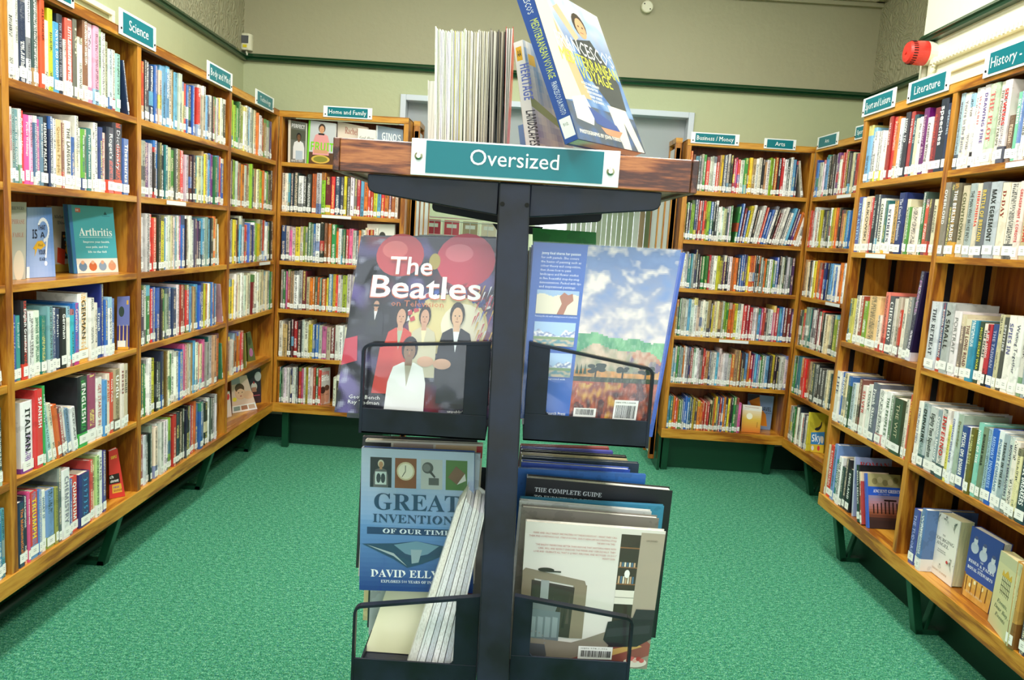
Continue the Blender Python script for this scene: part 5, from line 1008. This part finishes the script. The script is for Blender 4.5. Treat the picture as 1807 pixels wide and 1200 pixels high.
BK = [ # depth, left px, right px, top px left, top px right, thickness, colour, page, label
 (1.475, 921, 1163, 895, 915, .022, '7c7670', 'f4f0e8', 'grey brown book second from the front, lower right bin'),
 (1.52, 917, 1150, 883, 903, .016, 'd8d8dc', 'f0ece4', 'white jacketed book third from the front, lower right bin'),
 (1.56, 918, 1172, 878, 893, .014, '3a8ab0', 'e0e4e8', 'teal blue book in front of the furniture guide, lower right bin'),
 (1.60, 930, 1187, 843, 866, .034, '14161c', 'f4f0e8', 'thick black book lettered The Complete Guide to Furniture Design'),
 (1.66, 914, 1140, 826, 838, .012, '2c6cc0', 'e8e8f0', 'thin blue book behind the furniture guide, lower right bin'),
 (1.70, 920, 1112, 815, 829, .026, '3a5ac0', 'ece8e0', 'royal blue book with grey page tops, lower right bin'),
 (1.76, 921, 1128, 806, 818, .02, '2c3c50', 'f0e8d8', 'navy book toward the back of the lower right bin'),
 (1.82, 919, 1108, 800, 812, .018, 'c8b890', 'f4ecd0', 'cream book toward the back of the lower right bin'),
 (1.88, 920, 1106, 794, 806, .02, '1c1c20', 'f4e8d8', 'black and orange book toward the back of the lower right bin'),
 (1.94, 919, 1082, 789, 797, .018, '5a5ab8', 'e8e4f0', 'violet book at the back of the lower right bin'),
 (2.02, 918, 1075, 785, 790, .02, 'a84a48', 'f0e4d8', 'red brown book hindmost in the lower right bin')]
for Y, l, r, tl, tr_, th, c, pc, lab in BK:
    TLp, TRp = atY(l, tl, Y+.02), atY(r, tr_, Y+.02); q = [Vector((TLp.x-.008, Y, zLR+.0006)), Vector((TRp.x-.012, Y, zLR+.0006)), TRp, TLp]
    face_out(lab, 0, 0, 0, 0, 0, th, (c, c), guide if 'furniture guide' not in lab and 'Furniture' in lab else None, 'oversized books in the stand bins', corners=q, pagecol=pc)
for Y, l, r, tl, tr_, th, c, pc, lab in ((1.56, 645, 852, 776, 784, .02, 'd8d0c4', 'e8d8c8', 'pale book behind Great Inventions, its picture strip showing under the upper bin'), (1.60, 640, 842, 770, 777, .014, '303038', 'e8e8e8', 'dark book close under the upper left bin'), (1.53, 646, 848, 793, 801, .012, 'b8c8d8', 'f0f0f0', 'pale blue book directly behind the Great Inventions book')):
    TLp, TRp = atY(l, tl, Y+.02), atY(r, tr_, Y+.02); q = [Vector((TLp.x, Y, zG+.0015)), Vector((TRp.x, Y, zG+.0015)), TRp, TLp]
    face_out(lab, 0, 0, 0, 0, 0, th, (c, c), simple('d8d0c4', [('r', 0, .9, .22, .985, '2a2628'), ('r', .24, .9, .58, .985, 'b09a90'), ('r', .6, .9, .95, .985, 'd8b890'), ('r', .95, .9, 1, .985, 'b02c2c')]) if th == .02 else None, 'oversized books in the stand bins', corners=q, pagecol=pc)

# ---- books on the tray top
zT = ZB+.0185
TT = 'oversized books on the wooden tray'
fans = [(768, 797, 46, 53, 'e4e8d8', ('f8f8f0', 'c0c4b4', 'f4f0dc', 'dcd8e8', 'f8f8f4')), (797, 820, 51, 52, 'c8ccb0', ('f0f0ec', 'b8b8c8', 'd8cc78', 'f4f4f0', 'd8d8d0')), (820, 846, 50, 53, 'e8e4d4', ('f8f4ec', '8c8878', 'ece4d0', 'b8ac90', 'f4f0e8')), (846, 866, 51, 53, 'a49c8c', ('f0ece4', '706858', 'e8e0cc', 'c8bca4')), (866, 880, 50, 53, '6a645c', ('c8c0b4', '504840', 'e4dccc')), (880, 893, 52, 53, '2a2420', ('8a7c68', '2c2420', 'c8bca8')), (893, 906, 47, 47, 'd84a34', ('f0e8e0', '888078'))]
for i, (l, r, t1, t2, c, pc) in enumerate(fans):
    Y = 1.475+.003*i; a, b = l-2-(i*.3), r-4-i*1.2
    foreedge(['white oversized book at the left of the fan of fore edges', 'pale grey oversized book, second in the fan of fore edges', 'cream oversized book, third in the fan of fore edges', 'beige oversized book, fourth in the fan of fore edges', 'grey oversized book, fifth in the fan of fore edges', 'dark edged oversized book, sixth in the fan of fore edges', 'oversized book with an orange red cover, right end of the fan'][i],
             (a, 262), (b, 262), (r, t2), (l, t1), Y, .2, c, pc, zT+.0006, 10 if i < 4 else 5, TT)
foreedge('small white and red book at the far left of the tray', (755, 262), (766, 262), (770, 141), (755, 141), 1.56, .15, 'f4f0ee', ('e8e8e4',), zT+.0006, 1, TT)
def herit(p):
    p.grid(0, 0, 1, 1, 14, 20, lambda u, v: mixc(mixc(lin('8a7aa8'), lin('e8d8c8'), .5+hnoise(u*4, v*6, 4)), mixc(lin('6a98c8'), lin('f0ece0'), .5+hnoise(u*5, v*5)), min(1, max(0, v*2-.5)))); p.poly([(0, .6), (1, .42), (1, .36), (0, .52)], '9aa06a'); p.rect(.1, .83, .3, .91, 'e8b848'); p.rect(0, 0, 1, .12, 'c8a080')
cq = [atY(958, 262, 1.50), atY(1030, 272, 1.60), atY(975, 96, 1.60), atY(922, 70, 1.50)]
q = [p.copy() for p in cq]; q[0].z = q[1].z = zT+.0008
HB = face_out('upright book lettered Heritage Landscapes on its pale spine, on the tray', 0, 0, 0, 0, 0, .02, ('e4dcd0', 'ece8e0'), herit, TT, corners=q, tilt=0)
# its spine and the big leaning book's spine are printed quads on the left faces
def spine_quad(parent, c4, th, bg, draw, n=None):
    BL, BR, TR, TL = c4; n = (BR-TR).cross(BL-BR).normalized()
    if n.dot(CO-BL) < 0: n = -n
    TL = CO+(TL-CO)*((BL-CO).dot(n)/(TL-CO).dot(n))
    W = (BR-BL).length; H = (TL-BL).length
    def P(u, v): u /= W; v /= H; return BL*(1-u)*(1-v)+BR*u*(1-v)+TR*u*v+TL*(1-u)*v
    m_ = MB().prism([BL+n*.0002, BR+n*.0002, TR+n*.0002, TL+n*.0002], -n*.002, bg); m_.build('spine', 'book', parent, off=parent.location)
    p = Print(P, n, W, H); draw(p); p.build('spine_print', parent, parent.location)
sq = [atY(938, 262, 1.495), q[0].copy(), q[3].copy(), atY(906, 76, 1.495)]; sq[0].z = zT+.0008
spine_quad(HB, sq, .02, 'ece8e0', lambda p: (p.rect(0, 0, 1, 1, 'ece4dc'), p.rect(.15, .86, .75, .96, 'e8b030'), p.text('AA', .25, .89, .045, '303030', 'bold', .4), p.text('HERITAGE', .36, .83, .085, '6a78c0', 'bold', 2.9, 'l', -PI/2), p.text('LANDSCAPES', .36, .49, .085, '4a4444', 'bold', 2.9, 'l', -PI/2)))
def franc(p):
    def bg(u, v):
        c = mixc(lin('3a68b0'), lin('e8e4dc'), max(0, min(1, (v-.62)*2.6))); k = hnoise(u*9, v*12, 1); return mixc(c, lin('90b0d8') if v > .25 else lin('4a4a44'), max(0, min(.8, k+.25 if v > .25 else .7+k)))
    p.grid(0, 0, 1, 1, 60, 80, bg); p.poly([(0, .25), (.0, 1), (.18, 1), (.22, .8), (.34, .62), (.32, .4), (.24, .28)], 'e8dcc0'); p.poly([(.2, .8), (.34, .5), (.4, .3), (.26, .3), (.2, .55)], 'd8a880')
    p.poly([(.4, .7), (.7, .76), (.95, .5), (.92, .3), (.7, .28), (.5, .45)], '30343c'); p.poly([(.25, .88), (.45, .7), (.52, .74), (.34, .92)], 'e0b090'); p.ell(.6, .84, .1, .08, '3a2a22', 14); p.ell(.61, .82, .075, .07, 'd8a078', 14); p.ell(.58, .83, .012, .007, '20140e', 6); p.ell(.64, .83, .012, .007, '20140e', 6); p.rect(.58, .785, .63, .79, '9a5040')
    p.poly([(.62, .3), (.9, .3), (.98, .0), (.88, .0), (.8, .2), (.78, .0), (.66, .0)], 'e8e0d0'); p.poly([(.1, .28), (.3, .32), (.36, .2), (.3, .12), (.08, .14)], 'e8e4dc'); p.poly([(.3, .25), (.66, .16), (.7, .1), (.35, .14)], '2c4a98'); p.poly([(.4, .12), (.72, .12), (.62, .06), (.45, .08)], 'd89070')
    p.text("FRANCESCO'S", .14, .615, .1, 'fcfcf8', 'sans', .84); p.text('MEDITERRANEAN', .14, .525, .085, 'e8e840', 'sans', .84); p.text('VOYAGE', .36, .44, .085, 'e8e840', 'sans', .46)
    for i, s_ in enumerate(['A CULTURAL JOURNEY', 'THROUGH THE', 'MEDITERRANEAN', 'FROM VENICE', 'TO ISTANBUL']): p.text(s_, .32+.02*i, .4-.028*i, .018, 'f4f4f4', 'bold', [.26, .2, .22, .18, .17][i])
    p.text('PHOTOGRAPHS BY JOHN PARKER', .06, .045, .026, 'f8f4ec', 'bold', .6)
zF = 1.5745; B0 = atZ(1020, 245, zF); C0 = atZ(1139, 271, zF); up = atY(930, -42, B0.y+.005); upR = atY(1053, 30, C0.y+.005); A0 = atY(998, 255, B0.y+.012); upL = atY(902, -30, B0.y+.017)
FB_ = face_out("big leaning book lettered Francesco's Mediterranean Voyage on the tray", 0, 0, 0, 0, 0, .03, ('4a5a8a', '2c4a98'), franc, TT, corners=[B0, C0, upR, up], film=12.0)
spine_quad(FB_, [A0, B0, up, upL], .03, '2c4a98', lambda p: (p.rect(0, 0, 1, 1, '3050a0'), p.rect(.1, .03, .95, .15, 'f4f4f4'), p.text('910.', .3, .1, .02, '404040', w=.4), p.text("FRANCESCO'S", .36, .985, .035, 'f0f0f0', 'sans', 2.2, 'l', -PI/2), p.text('MEDITERRANEAN VOYAGE', .36, .755, .045, 'd8e060', 'sans', 4.1, 'l', -PI/2), p.text('FRANCESCO DA MOSTO', .4, .37, .035, 'e0e8f8', 'sans', 2.3, 'l', -PI/2)))
q = [atY(930, 262, 1.75), atY(985, 262, 1.75), atY(985, 200, 1.75), atY(914, 222, 1.75)]; q[0].z = q[1].z = zT+.0008
face_out('small book with a blue picture low behind the Heritage Landscapes book', 0, 0, 0, 0, 0, .01, ('c8c8c0', 'd0a840'), simple('5a80b0', [('p', [(0, 0), (1, 0), (1, .3), (0, .2)], 'd8c8a8')]), TT, corners=q)
tl = MB().box(.02, .135, 1.62, 1.9, zT+.0008, zT+.022, 'b87848'); tag(tl.build('wooden_box', 'print'), 'low tan box lying between the two upright books on the tray', 'box')

# ================================================================ fittings on the walls
c = atY(435, 75, WB-.02); o = thing('motion_detector', 'cream motion detector in the left back corner above the green rail', 'detector', (c.x, WB, c.z))
mb = MB(); mb.prism([(-.036, 0, -.05), (.036, 0, -.05), (.036, -.03, -.05), (.02, -.048, -.05), (-.02, -.048, -.05), (-.036, -.03, -.05)], (0, 0, .1)); mb.build('housing', 'pale', o, bevel=.006)
MB().prism([(-.02, -.049, -.01), (.02, -.049, -.01), (.022, -.051, .035), (-.022, -.051, .035)], (0, .003, 0)).build('lens', 'glassg', o)
MB().box(-.012, .012, -.0502, -.048, -.035, -.018, 'd8c820').build('yellow_label', 'print', o); MB().tube([(0, -.02, -.05), (.004, -.015, -.075)], .006, 8).build('bracket', 'pale', o)
c = atY(1141, 14, WB); o = thing('junction_box', 'round white junction box with conduit high on the back wall', 'junction box', (c.x, WB, c.z))
MB().tube([(0, 0, 0), (0, -.03, 0), (0, -.034, 0)], [.036, .036, .031], 24).build('round_cover', 'pale', o, smooth=False); MB().tube([(0, -.012, .033), (0, -.012, .4)], .011, 12).build('conduit', 'pale', o, smooth=True)
for x in (-.018, .018): MB().tube([(x, -.034, -x*.8), (x, -.036, -x*.8)], .004, 8).build('screw', 'hole', o)
cp = atPlane(1640, 98, (PX, 0, 0), (1, 0, 0)); o = thing('fire_alarm_sounder', 'round red fire alarm sounder on the corner of the right chimney breast', 'alarm', (PX, cp.y-.03, cp.z))
R_ = .052
MB().tube([(0, 0, 0), (-.035, 0, 0)], [.05, .052], 24).build('white_base', 'pier', o, smooth=False)
MB().tube([(-.035, 0, 0), (-.062, 0, 0), (-.105, 0, 0), (-.116, 0, 0), (-.12, 0, 0)], [R_, R_, R_*.93, R_*.8, R_*.5], 32).build('red_housing', 'red', o)
for k in range(28):
    a = 2*PI*k/28; u = Vector((0, math.cos(a), math.sin(a))); s_ = Vector((0, -math.sin(a), math.cos(a)))*.0018; p0 = Vector((-.088, 0, 0))+u*(R_*.965); p1 = Vector((-.106, 0, 0))+u*(R_*.935)
    MB().prism([p0-s_, p0+s_, p1+s_, p1-s_], u*.0015).build('slot', 'hole', o)
MB().tube([(-.12, 0, 0), (-.124, 0, 0)], .009, 12).build('boss', 'red', o)
m1 = MB().tube([(PX-.014, cp.y-.0, cp.z-.03), (PX-.014, cp.y-.0, 1.5)], .0125, 12); tag(m1.build('conduit', 'pier', smooth=True), 'white conduit pipe dropping from the red alarm sounder', 'pipe')
